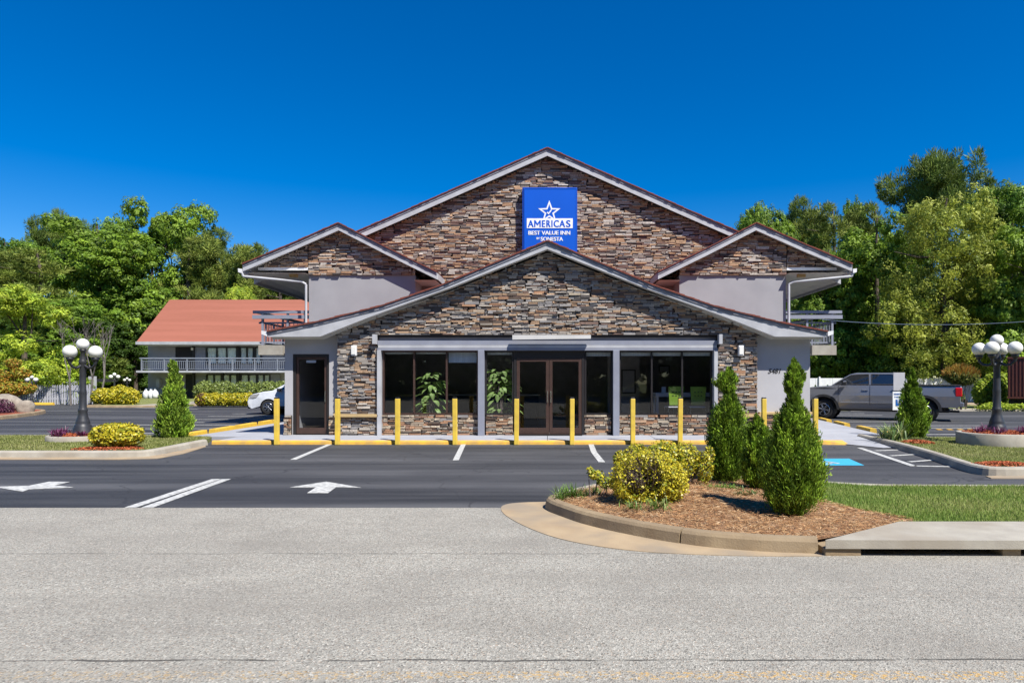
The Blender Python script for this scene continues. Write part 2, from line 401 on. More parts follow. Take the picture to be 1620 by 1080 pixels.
sheet('ground', [(-900,-300),(900,-300),(900,1600),(-900,1600)], -0.06, M['lawn'], th=0.5)
sheet('parking_lot', [(-75,8.2),(60,8.2),(60,34.5),(16,36),(-8,48),(-26,48),(-40,46),(-75,42)], 0.0, M['asphalt'])
sheet('road', [(-200,-30),(200,-30),(200,8.58),(-200,8.58)], 0.006, M['road'])

def curb(name, outer, width, z1, mat, z0=0.0, closed=False, slope=0.03, seg=None, parent=None, label=None):
    """kerb swept along a polyline, body on the LEFT of the direction of travel"""
    pts = [Vector((p[0], p[1], 0)) for p in outer]; n = len(pts)
    nor = []
    for i in range(n):
        if closed: a, b = pts[i-1], pts[(i+1) % n]
        else: a, b = pts[max(i-1, 0)], pts[min(i+1, n-1)]
        d = (b-a).normalized(); nor.append(Vector((-d.y, d.x, 0)))
    prof = [(0, z0-0.1), (0.0, z0), (slope*.7, z1-0.035), (slope+0.015, z1-0.008), (slope+0.05, z1), (width-0.02, z1), (width, z1-0.015), (width, z0-0.1)]
    vv = []
    for i in range(n):
        for o, z in prof: q = pts[i]+nor[i]*o; vv.append((q.x, q.y, z))
    k = len(prof); fs = []
    for i in range(n if closed else n-1):
        j = (i+1) % n
        for a in range(k-1): fs.append((i*k+a, j*k+a, j*k+a+1, i*k+a+1))
    mb = MB().add(vv, fs, 0, None, False)
    if not closed: mb.add(vv, [tuple(range(k)), tuple(range((n-1)*k+k-1, (n-1)*k-1, -1))])
    return mb.build(name, mat, parent, kind=None if parent else 'structure')

def smooth_poly(pts, it=2, closed=False):
    for _ in range(it):
        out = [] if closed else [pts[0]]
        n = len(pts)
        for i in range(n if closed else n-1):
            a, b = pts[i], pts[(i+1) % n]
            out += [(a[0]*.75+b[0]*.25, a[1]*.75+b[1]*.25), (a[0]*.25+b[0]*.75, a[1]*.25+b[1]*.75)]
        if not closed: out.append(pts[-1])
        pts = out
    return pts
def offset(pts, d):
    v = [Vector((p[0], p[1])) for p in pts]; out = []
    for i in range(len(v)):
        a, b = v[max(i-1, 0)], v[min(i+1, len(v)-1)]; t = (b-a).normalized()
        q = v[i]+Vector((-t.y, t.x))*d; out.append((q.x, q.y))
    return out

# ---- near island at the driveway mouth
isl_front = smooth_poly([(0.10,8.95),(-0.06,8.60),(0.02,8.28),(0.16,8.00),(0.38,7.58),(0.80,7.08),(1.35,6.60),(1.92,6.36),(2.50,6.27)], 2)
isl_back = smooth_poly([(13.0,9.72),(5.6,9.70),(4.4,9.80),(3.6,10.45),(2.7,10.75),(1.7,10.6),(0.8,10.0),(0.30,9.35),(0.10,8.95)], 2)
near_k = tag(thing('kerb', (0.5,7.5,0), None, None), kind='structure')
cut = [i for i, p in enumerate(isl_front) if p[0] > 1.38][0]
curb('kerb_block', isl_front[:cut], 0.16, 0.145, M['tanconcrete'], parent=near_k)
f2 = isl_front[cut-1:]; f2 = [(f2[0][0]+0.018, f2[0][1]-0.006)] + f2[1:-1] + [(f2[-1][0]-0.012, f2[-1][1])]
curb('kerb_block', f2, 0.16, 0.145, M['tanconcrete'], parent=near_k)
curb('kerb_block', isl_back, 0.16, 0.135, M['concrete'], parent=near_k)
# gutter pan

pan = smooth_poly([(-0.02,8.97),(-.35,8.93),G(800,798),G(790,804),G(800,818),G(848,842),G(905,859),G(1000,873),G(1100,878.5),G(1200,881),(2.50,6.20)],2)
MB().prism(pan + [(p[0]+0.0, p[1]+0.0) for p in offset(isl_front, 0.03)[::-1]], -0.05, 0.012, 'z').build('gutter_pan', M['pan'], kind='structure')
# storm drain slab with its opening
dr = thing('storm_drain', (5, 6.6, 0), 'low concrete storm drain slab with a dark slot beside the road', 'storm drain')
MB().prism([(2.52,6.20),(9.5,6.12),(9.5,7.02),(3.62,7.02)], 0.075, 0.155, 'z').build('slab', M['concrete'], dr, bevel=0.012)
for xa, xb in ((2.53,2.86),(4.15,4.32),(7.3,7.5)): MB().box(xa,xb,6.22,6.6,-0.05,0.074).build('support_block', M['tanconcrete'], dr, bevel=0.01)
MB().box(2.86,9.5,6.62,6.66,-0.05,0.074).build('throat_wall', M['deepdark'], dr)  # coloured near-black in place of the shade inside the slot

# mulch bed: a mounded sheet
def in_poly(x, y, poly):
    c = False; j = len(poly)-1
    for i in range(len(poly)):
        if (poly[i][1] > y) != (poly[j][1] > y) and x < (poly[j][0]-poly[i][0])*(y-poly[i][1])/(poly[j][1]-poly[i][1])+poly[i][0]: c = not c
        j = i
    return c
bedL = offset(isl_front, 0.13)
bed_poly = bedL + [(3.60,7.03),(3.95,7.2),(3.7,7.7),(3.35,8.4),(3.2,9.2),(3.4,10.35)] + offset(isl_back, 0.13)[14:]
grass_poly = [(3.60,7.03),(3.95,7.2),(3.7,7.7),(3.35,8.4),(3.2,9.2),(3.4,10.38),(4.5,9.63),(13,9.55),(13,7.03)]
cxm, cym = 1.9, 8.4
def bedz(x, y): return 0.10 + 0.10*math.exp(-((x-cxm)**2/1.6+(y-cym)**2/2.0)) + 0.012*math.sin(x*9+y*4)*math.sin(y*7)
vv = [(p[0], p[1], 0.11) for p in bed_poly]; fs = []
rings = 9; n = len(bed_poly)
for k in range(1, rings):
    t = 1-k/rings
    vv += [(cxm+(p[0]-cxm)*t, cym+(p[1]-cym)*t, bedz(cxm+(p[0]-cxm)*t, cym+(p[1]-cym)*t)) for p in bed_poly]
for k in range(rings-1):
    for i in range(n): fs.append((k*n+i, k*n+(i+1) % n, (k+1)*n+(i+1) % n, (k+1)*n+i))
vv.append((cxm, cym, bedz(cxm, cym))); 
for i in range(n): fs.append(((rings-1)*n+i, (rings-1)*n+(i+1) % n, len(vv)-1))
MB().add(vv, fs, 0, None, True).build('mulch_bed', M['mulch'], kind='structure')
sheet('verge', grass_poly, 0.115, M['grassbase'])
sheet('verge', [(3.6,7.05),(13,7.05),(40,7.05),(40,9.6),(13,9.6),(13,7.04)], 0.111, M['grassbase'])
curb('kerb', [(40,9.72),(13.0,9.72)], 0.16, 0.135, M['concrete'])

def straw(n, poly, zf, seed, L0=0.10):
    r = np.random.default_rng(seed); pts = []
    xs = [p[0] for p in poly]; ys = [p[1] for p in poly]
    while len(pts) < n:
        x, y = r.uniform(min(xs), max(xs)), r.uniform(min(ys), max(ys))
        if in_poly(x, y, poly): pts.append((x, y, zf(x, y)+r.uniform(0.004, 0.03)))
    C = np.array(pts); a = r.uniform(0, 2*PI, n)
    U = np.stack([np.cos(a), np.sin(a), r.normal(0, .16, n)], 1)*(r.uniform(.4, 1, n)*L0/2)[:, None]
    V = np.stack([-np.sin(a), np.cos(a), r.normal(0, .4, n)], 1)*0.0026
    b = np.array([(0.38,0.20,0.085),(0.50,0.33,0.17),(0.24,0.11,0.05),(0.58,0.44,0.28)])[r.choice(4, n, p=[.45,.27,.2,.08])]
    return C, U, V, b*r.uniform(.7, 1.2, (n, 1))
C, U, V, b = straw(26000, bed_poly, bedz, 5)
me = quads_mesh('pine_straw', C, U, V, b, M['straw'])
tag(link('pine_straw', me), 'loose brown pine straw covering the curved bed by the road', 'pine straw', kind='stuff')

def grass_blades(name, n, poly, z, seed, h=(0.03, 0.07), w=0.004, label='', pal=None, ztest=None):
    r = np.random.default_rng(seed); xs = [p[0] for p in poly]; ys = [p[1] for p in poly]; pts = []
    while len(pts) < n:
        x, y = r.uniform(min(xs), max(xs)), r.uniform(min(ys), max(ys))
        if in_poly(x, y, poly): pts.append((x, y, z))
    C = np.array(pts); a = r.uniform(0, 2*PI, n); hh = r.uniform(*h, n)
    patch = 0.5+0.5*np.sin(C[:,0]*1.9+2*np.sin(C[:,1]*1.3))*np.sin(C[:,1]*2.7+C[:,0])
    U = np.stack([np.cos(a)*.45, np.sin(a)*.45, np.ones(n)], 1)*hh[:, None]
    V = np.stack([-np.sin(a), np.cos(a), np.zeros(n)], 1)*w
    pal = pal or [(0.17,0.28,0.045),(0.27,0.36,0.075),(0.40,0.40,0.15)]
    t = np.clip(patch*.6+r.normal(.15, .3, n), 0, 1)[:, None]
    p = np.array(pal); c = np.where(t < .5, p[0]+(p[1]-p[0])*t*2, p[1]+(p[2]-p[1])*(t-.5)*2)*r.uniform(.7, 1.2, (n, 1))
    o = link(name, quads_mesh(name, C, U, V, c, M['leaf'], tri=True))
    return tag(o, label, 'grass', kind='stuff')
grass_blades('grass', 90000, [(3.60,7.05),(3.95,7.2),(3.7,7.7),(3.35,8.4),(3.2,9.2),(3.4,10.3),(4.5,9.58),(8.5,9.58),(8.5,7.05)], 0.11, 3, label='mown green grass strip between the near sidewalk slab and the car park', w=0.0045, h=(.025,.06))

# ---- left island
li = [(-40,14.16),(-8.9,14.16),(-8.35,14.25),(-8.33,14.9),(-8.42,16.2),(-8.45,17.0)]
li_s = [li[0]] + smooth_poly(li[1:5], 2) + [li[5]]
curb('kerb', li_s, 0.17, 0.14, M['concrete'])
MB().prism([(-40,13.82),(-8.7,13.82),(-8.0,14.0),(-7.95,14.9),(-8.25,16.5),(-8.43,16.8),(-8.40,16.2),(-8.31,14.9),(-8.5,14.25),(-40,14.2)], -0.05, 0.012, 'z').build('gutter_pan', M['pan'], kind='structure')
lgp = [(-40,14.3),(-8.85,14.3),(-8.5,14.4),(-8.48,15.0),(-8.57,17.1),(-8.9,18.1),(-11,18.6),(-40,18.6)]
sheet('verge', lgp, 0.115, M['lawn'], th=0.2)
curb('kerb', [(-8.60,17.2),(-9.0,18.25),(-11,18.75),(-40,18.75)], 0.15, 0.12, M['concrete'])
grass_blades('grass', 60000, [(-16,14.32),(-8.85,14.32),(-8.55,14.5),(-8.6,17.1),(-8.9,18.05),(-11,18.5),(-16,18.5)], 0.11, 4, h=(.02,.05), w=0.008, label='short yellowish grass on the island around the left globe lamp', pal=[(0.18,0.22,0.05),(0.27,0.29,0.08),(0.38,0.36,0.16)])

# ---- right island
ri = [(8.42,18.6),(8.30,17.2),(8.20,16.2),(7.92,14.5),(7.54,12.8),(7.28,11.7),(7.5,11.35),(8.4,11.45),(20,11.45)]
ri_s = [ri[0]] + smooth_poly(ri[1:-1], 2) + [ri[-1]]
curb('kerb', ri_s, 0.17, 0.15, M['concrete'])
MB().prism([(7.32,11.4),(7.25,11.15),(8.2,11.12),(20,11.12),(20,11.47),(8.4,11.47),(7.5,11.42)], -0.05, 0.012, 'z').build('gutter_pan', M['pan'], kind='structure')
rgp = [(8.5,18.0),(8.4,16.2),(8.1,14.5),(7.7,12.9),(7.42,11.75),(7.6,11.55),(20,11.55),(20,18.0)]
sheet('verge', rgp, 0.115, M['lawn'], th=0.2)
curb('kerb', [(20,18.15),(8.45,18.15)], 0.15, 0.12, M['concrete'])
grass_blades('grass', 60000, [(8.55,17.9),(8.45,16.2),(8.15,14.5),(7.75,12.9),(7.5,11.8),(7.7,11.6),(13.5,11.6),(13.5,17.9)], 0.11, 6, h=(.02,.05), w=0.007, label='short grass on the island around the right globe lamp', pal=[(0.18,0.23,0.05),(0.27,0.30,0.08),(0.38,0.36,0.16)])
def chips(name, cx_, cy_, rx, ry, n, z, seed, label, mound=0.05):
    r = np.random.default_rng(seed); a = r.uniform(0, 2*PI, n); q = np.sqrt(r.uniform(0, 1, n))
    C = np.stack([cx_+np.cos(a)*q*rx, cy_+np.sin(a)*q*ry, z+mound*(1-q*q)+r.uniform(0, .02, n)], 1)
    Nn = unit(rdirs(n, r)*.7+np.array([0,0,1.])); U, V = tangents(Nn, r)
    c = np.array([(0.40,0.09,0.03),(0.28,0.06,0.025),(0.46,0.15,0.06)])[r.integers(0, 3, n)]*r.uniform(.7, 1.2, (n, 1))
    o = link(name, quads_mesh(name, C, U*.028, V*.009, c, M['straw'])); o.location = (0, 0, 0)
    return tag(o, label, 'mulch', kind='stuff')
chips('red_mulch', 7.95, 11.95, 0.55, 0.28, 1500, 0.12, 1, 'red wood mulch patch at the tip of the right grass island')
chips('red_mulch', 8.85, 16.3, 0.35, 0.4, 1000, 0.12, 2, 'red wood mulch under the striped sword plant')
chips('red_mulch', -9.5, 14.75, 0.75, 0.42, 2000, 0.12, 3, 'red wood mulch under the clipped yellow bush on the left island')

# ---- walkway round the building and its kerb
wk = thing('sidewalk', (0, 18, 0), None, None); tag(wk, kind='structure')
seams = [-8.30,-5.6,-2.8,0.0,2.8,5.6,7.45]
for a, b_ in zip(seams[:-1], seams[1:]):
    MB().box(a+.006, b_-.006, 17.26, 18.95, -0.02, 0.10).build('paving_slab', M['sidewalk'], wk, bevel=0.006)
for a, b_ in zip(np.arange(18.96, 38, 3.2), np.arange(18.96, 38, 3.2)+3.19):
    MB().box(-9.62, -7.31, a, b_, -0.02, 0.10).build('paving_slab', M['sidewalk'], wk, bevel=0.006)
MB().box(-9.62, -8.31, 18.3, 18.95, -0.02, 0.10).build('paving_slab', M['sidewalk'], wk)
MB().add([(7.46,17.1,0.016),(7.95,16.15,0.014),(8.30,16.2,0.018),(8.46,18.3,0.09),(9.35,19.2,0.10),(7.46,19.2,0.10)], [(0,1,2,3,4,5)]).build('ramp', M['sidewalk'], wk)
for a, b_ in zip([19.205,22.0,25.0], [21.99,24.99,28.0]):
    MB().add([(7.31,a,0.10),(9.35+(a-19.2)*.155,a,0.10),(9.35+(b_-19.2)*.155,b_,0.10),(7.31,b_,0.10)], [(0,1,2,3)]).build('paving_slab', M['sidewalk'], wk)
yk = thing('kerb', (0, 17.1, 0), None, None); tag(yk, kind='structure')
for a, b_ in zip([-8.42,-5.4,-2.4,0.6,3.6,6.4], [-5.41,-2.41,0.59,3.59,6.39,6.9]):
    curb('kerb_block', [(a,17.12),(b_,17.12)], 0.14, 0.10, M['yellow_curb'], parent=yk, slope=0.01)
MB().add([(6.905,17.12,0),(7.55,17.05,0),(7.55,17.10,0.012),(6.905,17.14,0.095),(6.905,17.26,0.10),(7.45,17.26,0.10)], [(0,1,2,3),(3,2,5,4)]).build('kerb_block', M['yellow_curb'], yk)

# ---- painted markings
def mark(name, pts, mat=None, z=0.008, label=None):
    return MB().prism(pts, z-0.004, z, 'z').build(name, mat or M['paint'], kind='structure')
def gline(a, b, w=0.10, z=0.008, mat=None, bend=0):
    a, b = Vector(a), Vector(b); d = (b-a).normalized(); nn = Vector((-d.y, d.x))*w/2
    if bend:
        m_ = (a+b)/2 + Vector((-d.y, d.x))*bend
        mark('parking_line', [tuple(a+nn), tuple(m_+nn), tuple(b+nn), tuple(b-nn), tuple(m_-nn), tuple(a-nn)][::-1], mat, z)
    else: mark('parking_line', [tuple(a-nn), tuple(b-nn), tuple(b+nn), tuple(a+nn)], mat, z)
gline(G(464,727), G(521,703), 0.12); gline(G(721,728), G(733,703), 0.12); gline(G(952,731), G(935,703), 0.13, bend=0.04)
gline(G(206,803), G(342,758), 0.14); gline(G(233,803), G(358,758), 0.14)
mark('arrow_marking', [G(516,762),G(571,771.5),G(532,770.5),G(519,780),G(486,780),G(500,771),G(459,771)][::-1])
mark('arrow_marking', [G(0,770),G(-30,770),G(-30,771.5),G(0,772),G(36,778),G(46,774),G(116,771),G(86,768),G(110,762.5),G(78,762),G(46,768.5)][::-1])
# accessible bay
mark('accessible_bay_marking', [G(1288,725.5),G(1343,725.5),G(1367,736),G(1288,736)][::-1], M['bluepaint'], 0.006)
sy = []
def disc(cx_, cy_, r, n=14): return [(cx_+r*math.cos(2*PI*i/n), cy_+r*math.sin(2*PI*i/n)) for i in range(n)]
mbp = MB(); bx, by = 5.30, 13.45
mbp.prism(disc(bx-.14, by+.42, .075), .008, .012, 'z')
mbp.prism([(bx-.2,by+.33),(bx-.08,by+.33),(bx-.02,by+.02),(bx+.22,by+.02),(bx+.34,by-.28),(bx+.26,by-.32),(bx+.16,by-.07),(bx-.14,by-.07)][::-1], .008, .012, 'z')
ring = disc(bx-.02, by-.16, .26, 22)[9:21]; ring2 = disc(bx-.02, by-.16, .20, 22)[9:21]
mbp.prism(ring+ring2[::-1], .008, .012, 'z')
mbp.build('accessible_symbol_marking', M['paint'], kind='structure')
gline(G(1360,708.5), G(1446,737.5), 0.13)
gline(G(1446,737), G(1527,738.6), 0.12)
for a, b_ in (((1384,713),(1438,711)), ((1408,721),(1463,718)), ((1438,730.5),(1492,726.5))): gline(G(*a), G(*b_), 0.10)
# stalls either side of the building
for Yl in (18.9,20.3,22.9,24.1,26.6,28.9,31.2,33.0):
    gline((10.9,Yl), (15.4,Yl+0.2), 0.10)
for Yl in (19.2,20.8,22.7,24.6,26.2,28.2,30.6,33):
    gline((-10.7,Yl), (-15.2,Yl), 0.10)
gline((-25.6,41.3), (-20.5,38.0), 0.12); gline((-24.9,41.5), (-19.6,38.2), 0.12)

# yellow speed-bump dashes
for k in range(6):
    x = 12.65+k*0.345
    mark('speed_dash', [(x,22.1),(x+.17,22.1),(x+.28,22.45),(x+.11,22.45)], M['yellow_curb'], 0.012)

def wheel_stop(x, y, rz, L=1.45, label='', proto=[None]):
    if proto[0] is None:
        mb = MB().prism([(-.11,0),(.11,0),(.08,.165),(-.08,.165)], -L/2, L/2, 'y')
        o = mb.build('wheel_stop', M['yellow'], org=(0,0,0), bevel=0.02); proto[0] = o
    else: o = proto[0].copy(); col.objects.link(o)
    o.location = (x, y, 0.0); o.rotation_euler = (0, 0, rz)
    return tag(o, label, 'wheel stop', 'yellow parking wheel stops')
wheel_stop(-9.98,19.2,0.05,label='nearest of the yellow wheel stops left of the building')
wheel_stop(-10.02,21.05,0.05,label='second nearest yellow wheel stop left of the building')
wheel_stop(-10.10,22.9,0.05,label='third yellow wheel stop left of the building, counted from the road')
wheel_stop(-10.15,24.8,0.05,label='farthest yellow wheel stop left of the building, in shade')
wheel_stop(10.55,26.0,-0.16,label='yellow wheel stop by the front tyre of the grey pickup')
wheel_stop(10.23,23.75,-0.16,label='yellow wheel stop second nearest to the grey pickup')
wheel_stop(9.90,21.2,-0.16,label='yellow wheel stop in the middle of the right walkway edge')
wheel_stop(9.55,18.75,-0.14,label='yellow wheel stop partly behind the striped sword plant')
wheel_stop(-33.2,44.9,PI/2,label='lone yellow wheel stop in front of the white picket fence')
# ================================================================== THE MOTEL
motel = thing('motel_building', (0, 18.8, 0), 'grey two storey motel with stacked stone gables, glass lobby front and red shingle edges', 'building')

PAL_G = [((0.277,0.261,0.253),.22),((0.350,0.310,0.270),.17),((0.353,0.233,0.149),.17),((0.437,0.389,0.333),.13),((0.098,0.086,0.082),.12),((0.187,0.123,0.099),.11),((0.429,0.293,0.189),.08)]
PAL_U = [((0.327,0.271,0.231),.19),((0.405,0.341,0.285),.15),((0.369,0.225,0.137),.19),((0.468,0.420,0.372),.11),((0.087,0.071,0.067),.13),((0.186,0.110,0.090),.14),((0.445,0.293,0.181),.09)]
PAL_K = [((0.309,0.269,0.221),.18),((0.380,0.300,0.220),.22),((0.348,0.196,0.116),.22),((0.460,0.388,0.292),.12),((0.123,0.091,0.071),.10),((0.222,0.134,0.094),.16)]
srnd = random.Random(5)
def pick(pal):
    r = srnd.random(); a = 0
    for c, w in pal:
        a += w
        if r <= a: break
    k = srnd.uniform(.76, 1.12); return tuple(x*k for x in c)
def ledgestones(x0, x1, z0, z1, clip, pal, band=0.19, lens=(0.11,0.38)):
    out = []; z = z0
    while z < z1-0.015:
        bh = min(band*srnd.uniform(.85, 1.15), z1-z)
        if z1-(z+bh) < 0.05: bh = z1-z
        x = x0-srnd.uniform(0, .5)
        while x < x1:
            w = srnd.uniform(.45, .8); nr = srnd.choice([3,4,4,5]) if bh > .12 else srnd.choice([1,2])
            cuts = [0]+sorted((k+srnd.uniform(-.22,.22))/nr for k in range(1, nr))+[1]
            for k in range(nr):
                za, zb = z+cuts[k]*bh, z+cuts[k+1]*bh
                xx = x+(srnd.uniform(-.06,.06) if k else 0)
                xe = x+w+srnd.uniform(-.02,.02)
                while xx < xe-.02:
                    L = srnd.uniform(*lens)
                    if xx+L > xe-.07: L = xe-xx
                    a, b_ = clip((za+zb)/2, xx, xx+L)
                    if b_-a > .03: out.append((a+.003, b_-.003, za+.002, zb-.002, srnd.choice([.03,.04,.05,.065])*srnd.uniform(.8,1.2), pick(pal)))
                    xx += L
            x += w
        z += bh
    return out
def stone_box(mb, s, Y):
    a, b_, za, zb, d, c = s
    j = lambda q: srnd.uniform(-q, q); jx, jz = min(.012,(b_-a)*.15), min(.007,(zb-za)*.15)
    vv = [(a,Y+.01,za),(b_,Y+.01,za),(b_,Y+.01,zb),(a,Y+.01,zb)]
    fr = [(a+abs(j(jx)),Y-d+j(.007),za+abs(j(jz))),(b_-abs(j(jx)),Y-d+j(.007),za+abs(j(jz))),(b_-abs(j(jx)),Y-d+j(.007),zb-abs(j(jz))),(a+abs(j(jx)),Y-d+j(.007),zb-abs(j(jz)))]
    mb.add(vv+fr, [(4,5,6,7),(0,1,5,4),(1,2,6,5),(2,3,7,6),(3,0,4,7)], 0, c)
def tri_clip(cx_, top, xmin, xmax):
    """top: list (x, z) descending; limits each stone row to the gable slope"""
    def f(z, a, b_):
        xs = []
        lo, hi = xmin, xmax
        for s in (-1, 1):
            pr = [(p[0], p[1]) for p in top[s]]
            lim = None
            for (xa, za), (xb, zb) in zip(pr[:-1], pr[1:]):
                if min(za, zb) <= z <= max(za, zb): lim = xa+(xb-xa)*((z-za)/(zb-za) if zb != za else 0)
            if lim is None: lim = pr[0][0] if z > pr[0][1] else pr[-1][0]
            if s < 0: lo = max(lo, lim)
            else: hi = min(hi, lim)
        return max(a, lo), min(b_, hi)
    return f

# --- gable geometry shared by the three roofs -------------------------------
def lerp_prof(pr, x):
    for (xa, za), (xb, zb) in zip(pr[:-1], pr[1:]):
        if min(xa,xb)-1e-6 <= x <= max(xa,xb)+1e-6: return za+(zb-za)*(x-xa)/(xb-xa)
    return pr[-1][1]

def rake(parent, top, bot, yf, name='fascia'):
    """front board between two profiles (apex outwards), with a drip strip darkened for the shade of the shingles"""
    f = MB().prism(top + bot[::-1], yf, yf+.05, 'y').build(name, M['trim'], parent)
    d = MB()
    for (xa, za), (xb, zb) in zip(top[:-1], top[1:]):
        d.add([(xa,yf-.022,za-.075),(xb,yf-.022,zb-.075),(xb,yf-.022,zb+.004),(xa,yf-.022,za+.004),(xa,yf-.001,za-.078),(xb,yf-.001,zb-.078),(xb,yf-.001,zb+.004),(xa,yf-.001,za+.004)],
              [(0,1,2,3),(0,4,5,1),(3,2,6,7),(0,3,7,4),(1,5,6,2)])
    d.build('shaded_drip_edge', M['drip'], f)
    return f
def roofslab(parent, top, yf, yb, th=.028, mat='shingle', up=.004):
    """shingle skin following the profile, overhanging the fascia, butt edges a little uneven"""
    mb = MB(); y = yf-.06; rr = random.Random(3)
    for (xa, za), (xb, zb) in zip(top[:-1], top[1:]):
        L = math.hypot(xb-xa, zb-za); n = max(1, int(L/.14)); sx = 1 if xb > xa else -1
        nx, nz = -(zb-za)/L*sx, abs(xb-xa)/L
        for i in range(n):
            t0, t1 = i/n, (i+1)/n; e = rr.uniform(-.014,.012); hu = th+rr.uniform(-.006,.008)
            q0 = (xa+(xb-xa)*t0, za+(zb-za)*t0+up); q1 = (xa+(xb-xa)*t1, za+(zb-za)*t1+up)
            vv = [(q0[0],y+e,q0[1]),(q1[0],y+e,q1[1]),(q1[0]+nx*hu,y+e,q1[1]+nz*(hu+.008)),(q0[0]+nx*hu,y+e,q0[1]+nz*hu)]
            vv += [(a,yb,c) for a, _, c in vv]
            mb.add(vv, [(0,1,2,3),(3,2,6,7),(0,4,5,1),(1,5,6,2),(0,3,7,4)])
    return mb.build('roof_shingles', M[mat], parent)

def mirror(pr): return [(-x, z) for x, z in pr]
# ------------------------------------------------- front pavilion
YF, YW = 18.45, 18.8
topR = [(0,5.36),(1.4,4.775),(2.89,4.15),(4.5,3.60),(6.28,3.16),(7.56,2.915)]
botR = [(0,5.155),(1.4,4.60),(2.65,4.10),(4.86,3.30),(6.15,2.79),(7.56,2.785)]
pav_roof = MB().prism([(x, z-.03) for x, z in topR[::-1]]+[(-x, z-.03) for x, z in topR[1:]]+[(-7.5,2.82),(-4.86,3.32),(-2.65,4.06),(0,5.1),(2.65,4.06),(4.86,3.32),(7.5,2.82)], YF+.3, 24.6, 'y').build('roof', M['soffit'], motel)
for m_ in (lambda p: p, mirror):
    t, b_ = m_(topR), m_(botR)
    if m_ is mirror: rake(pav_roof, [(-.001,t[0][1])]+t[1:], [(-.001,b_[0][1])]+b_[1:], YF)
    else: rake(pav_roof, t, b_, YF)
    roofslab(pav_roof, t, YF, 24.6)
    # soffit board under the overhang
    mb = MB()
    for (xa, za), (xb, zb) in zip(b_[:-1], b_[1:]):
        mb.add([(xa,YF+.051,za+.012),(xb,YF+.051,zb+.012),(xb,YW+.3,zb+.012),(xa,YW+.3,za+.012)], [(0,1,2,3)])
        mb.add([(xa,YF+.30,za-.05),(xb,YF+.30,zb-.05),(xb,YF+.34,zb-.05),(xa,YF+.34,za-.05),(xa,YF+.30,za+.01),(xb,YF+.30,zb+.01)], [(0,3,2,1),(0,1,5,4)])
    mb.build('soffit', M['soffit'], pav_roof)
for s in (-1, 1):
    MB().prism([(s*7.57,2.80),(s*7.72,2.86),(s*7.72,2.95),(s*7.57,2.93)][::s], YF-.03, 24.5, 'y').build('gutter', M['white'], pav_roof)

walls = MB()
walls.box(-7.29,-7.07,18.95,19.1,.1,2.86).box(-6.06,-5.7,18.95,19.1,.1,2.86).box(-7.07,-6.06,18.95,19.1,2.34,2.86)
walls.box(-7.29,-7.14,19.1,24.8,.1,2.86).build('wall', M['stucco'], motel)
MB().box(5.7,7.29,18.95,19.1,.1,2.86).box(7.14,7.29,19.1,24.8,.1,2.86).build('wall', M['stucco'], motel)
back = MB()
back.prism([(-5.78,2.80),(5.78,2.80),(5.78,2.95),(4.86,3.30),(2.65,4.10),(0,5.14),(-2.65,4.10),(-4.86,3.30),(-5.78,2.95)][::-1], 18.82, 19.0, 'y')
for s in (-1, 1):
    a, b_ = sorted((s*4.67, s*5.77)); back.box(a,b_,18.82,19.05,.1,2.8)
back.box(-4.66,-.95,18.87,19.0,.1,.66).box(1.02,4.66,18.87,19.0,.1,.66)
for s, (a, b_) in ((0,(-7.285,-7.08)),(0,(-6.05,-5.72)),(1,(5.72,7.285))): back.box(a,b_,18.90,18.945,.1,.64)
back.build('stone_backing', M['grout'], motel)

gtop = {1: [(0.0,5.14),(1.4,4.585),(2.65,4.085),(4.86,3.285),(5.78,2.92)], -1: [(0.0,5.14),(-1.4,4.585),(-2.65,4.085),(-4.86,3.285),(-5.78,2.92)]}
front = [(s, 18.81) for s in ledgestones(-5.78,5.78,2.86,5.14,tri_clip(0,gtop,-5.78,5.78),PAL_G)]
rect = lambda xa, xb: (lambda z, a, b_: (max(a, xa), min(b_, xb)))
for xa, xb in ((-5.78,-4.68),(4.68,5.78)):
    front += [(s, 18.81) for s in ledgestones(xa,xb,.685,2.86,rect(xa,xb),PAL_G)]
    front += [(s, 18.81) for s in ledgestones(xa,xb,.10,.60,rect(xa,xb),PAL_G)]
for xa, xb in ((-4.62,-1.90),(-1.70,-.95),(1.02,1.76),(1.96,4.62)):
    front += [(s, 18.88) for s in ledgestones(xa,xb,.10,.655,rect(xa,xb),PAL_K)]
for xa, xb in ((-7.29,-7.09),(-6.04,-5.80)):
    front += [(s, 18.90) for s in ledgestones(xa,xb,.10,.64,rect(xa,xb),PAL_K,lens=(.08,.22))]
front += [(s, 18.90) for s in ledgestones(5.80,7.29,.10,.66,rect(5.80,7.29),PAL_K)]
front.sort(key=lambda t: -(t[0][1]-t[0][0])*(t[0][3]-t[0][2]))
# the 300 largest are single objects, sharing meshes; the rest is one part
unit_stones = []
for k in range(36):
    mb = MB(); stone_box(mb, (-.5,.5,-.5,.5,.05,pick(PAL_G if k % 3 else PAL_K)), 0.0)
    mb.v = [(max(-.5,min(.5,x)) if abs(x) < .5 else x, y, z) for x, y, z in mb.v]
    unit_stones.append(mb.mesh('stone', M['stone']))
for i, (s, Y) in enumerate(front[:300]):
    a, b_, za, zb, d, c = s
    o = link('stone', unit_stones[i % 36], motel)
    o.location = ((a+b_)/2, Y-18.8, (za+zb)/2); o.scale = (b_-a, d/.05, zb-za)
mb = MB()
for s, Y in front[300:]: stone_box(mb, s, Y)
mb.build('stone_cladding', M['stone'], motel, kind='stuff')
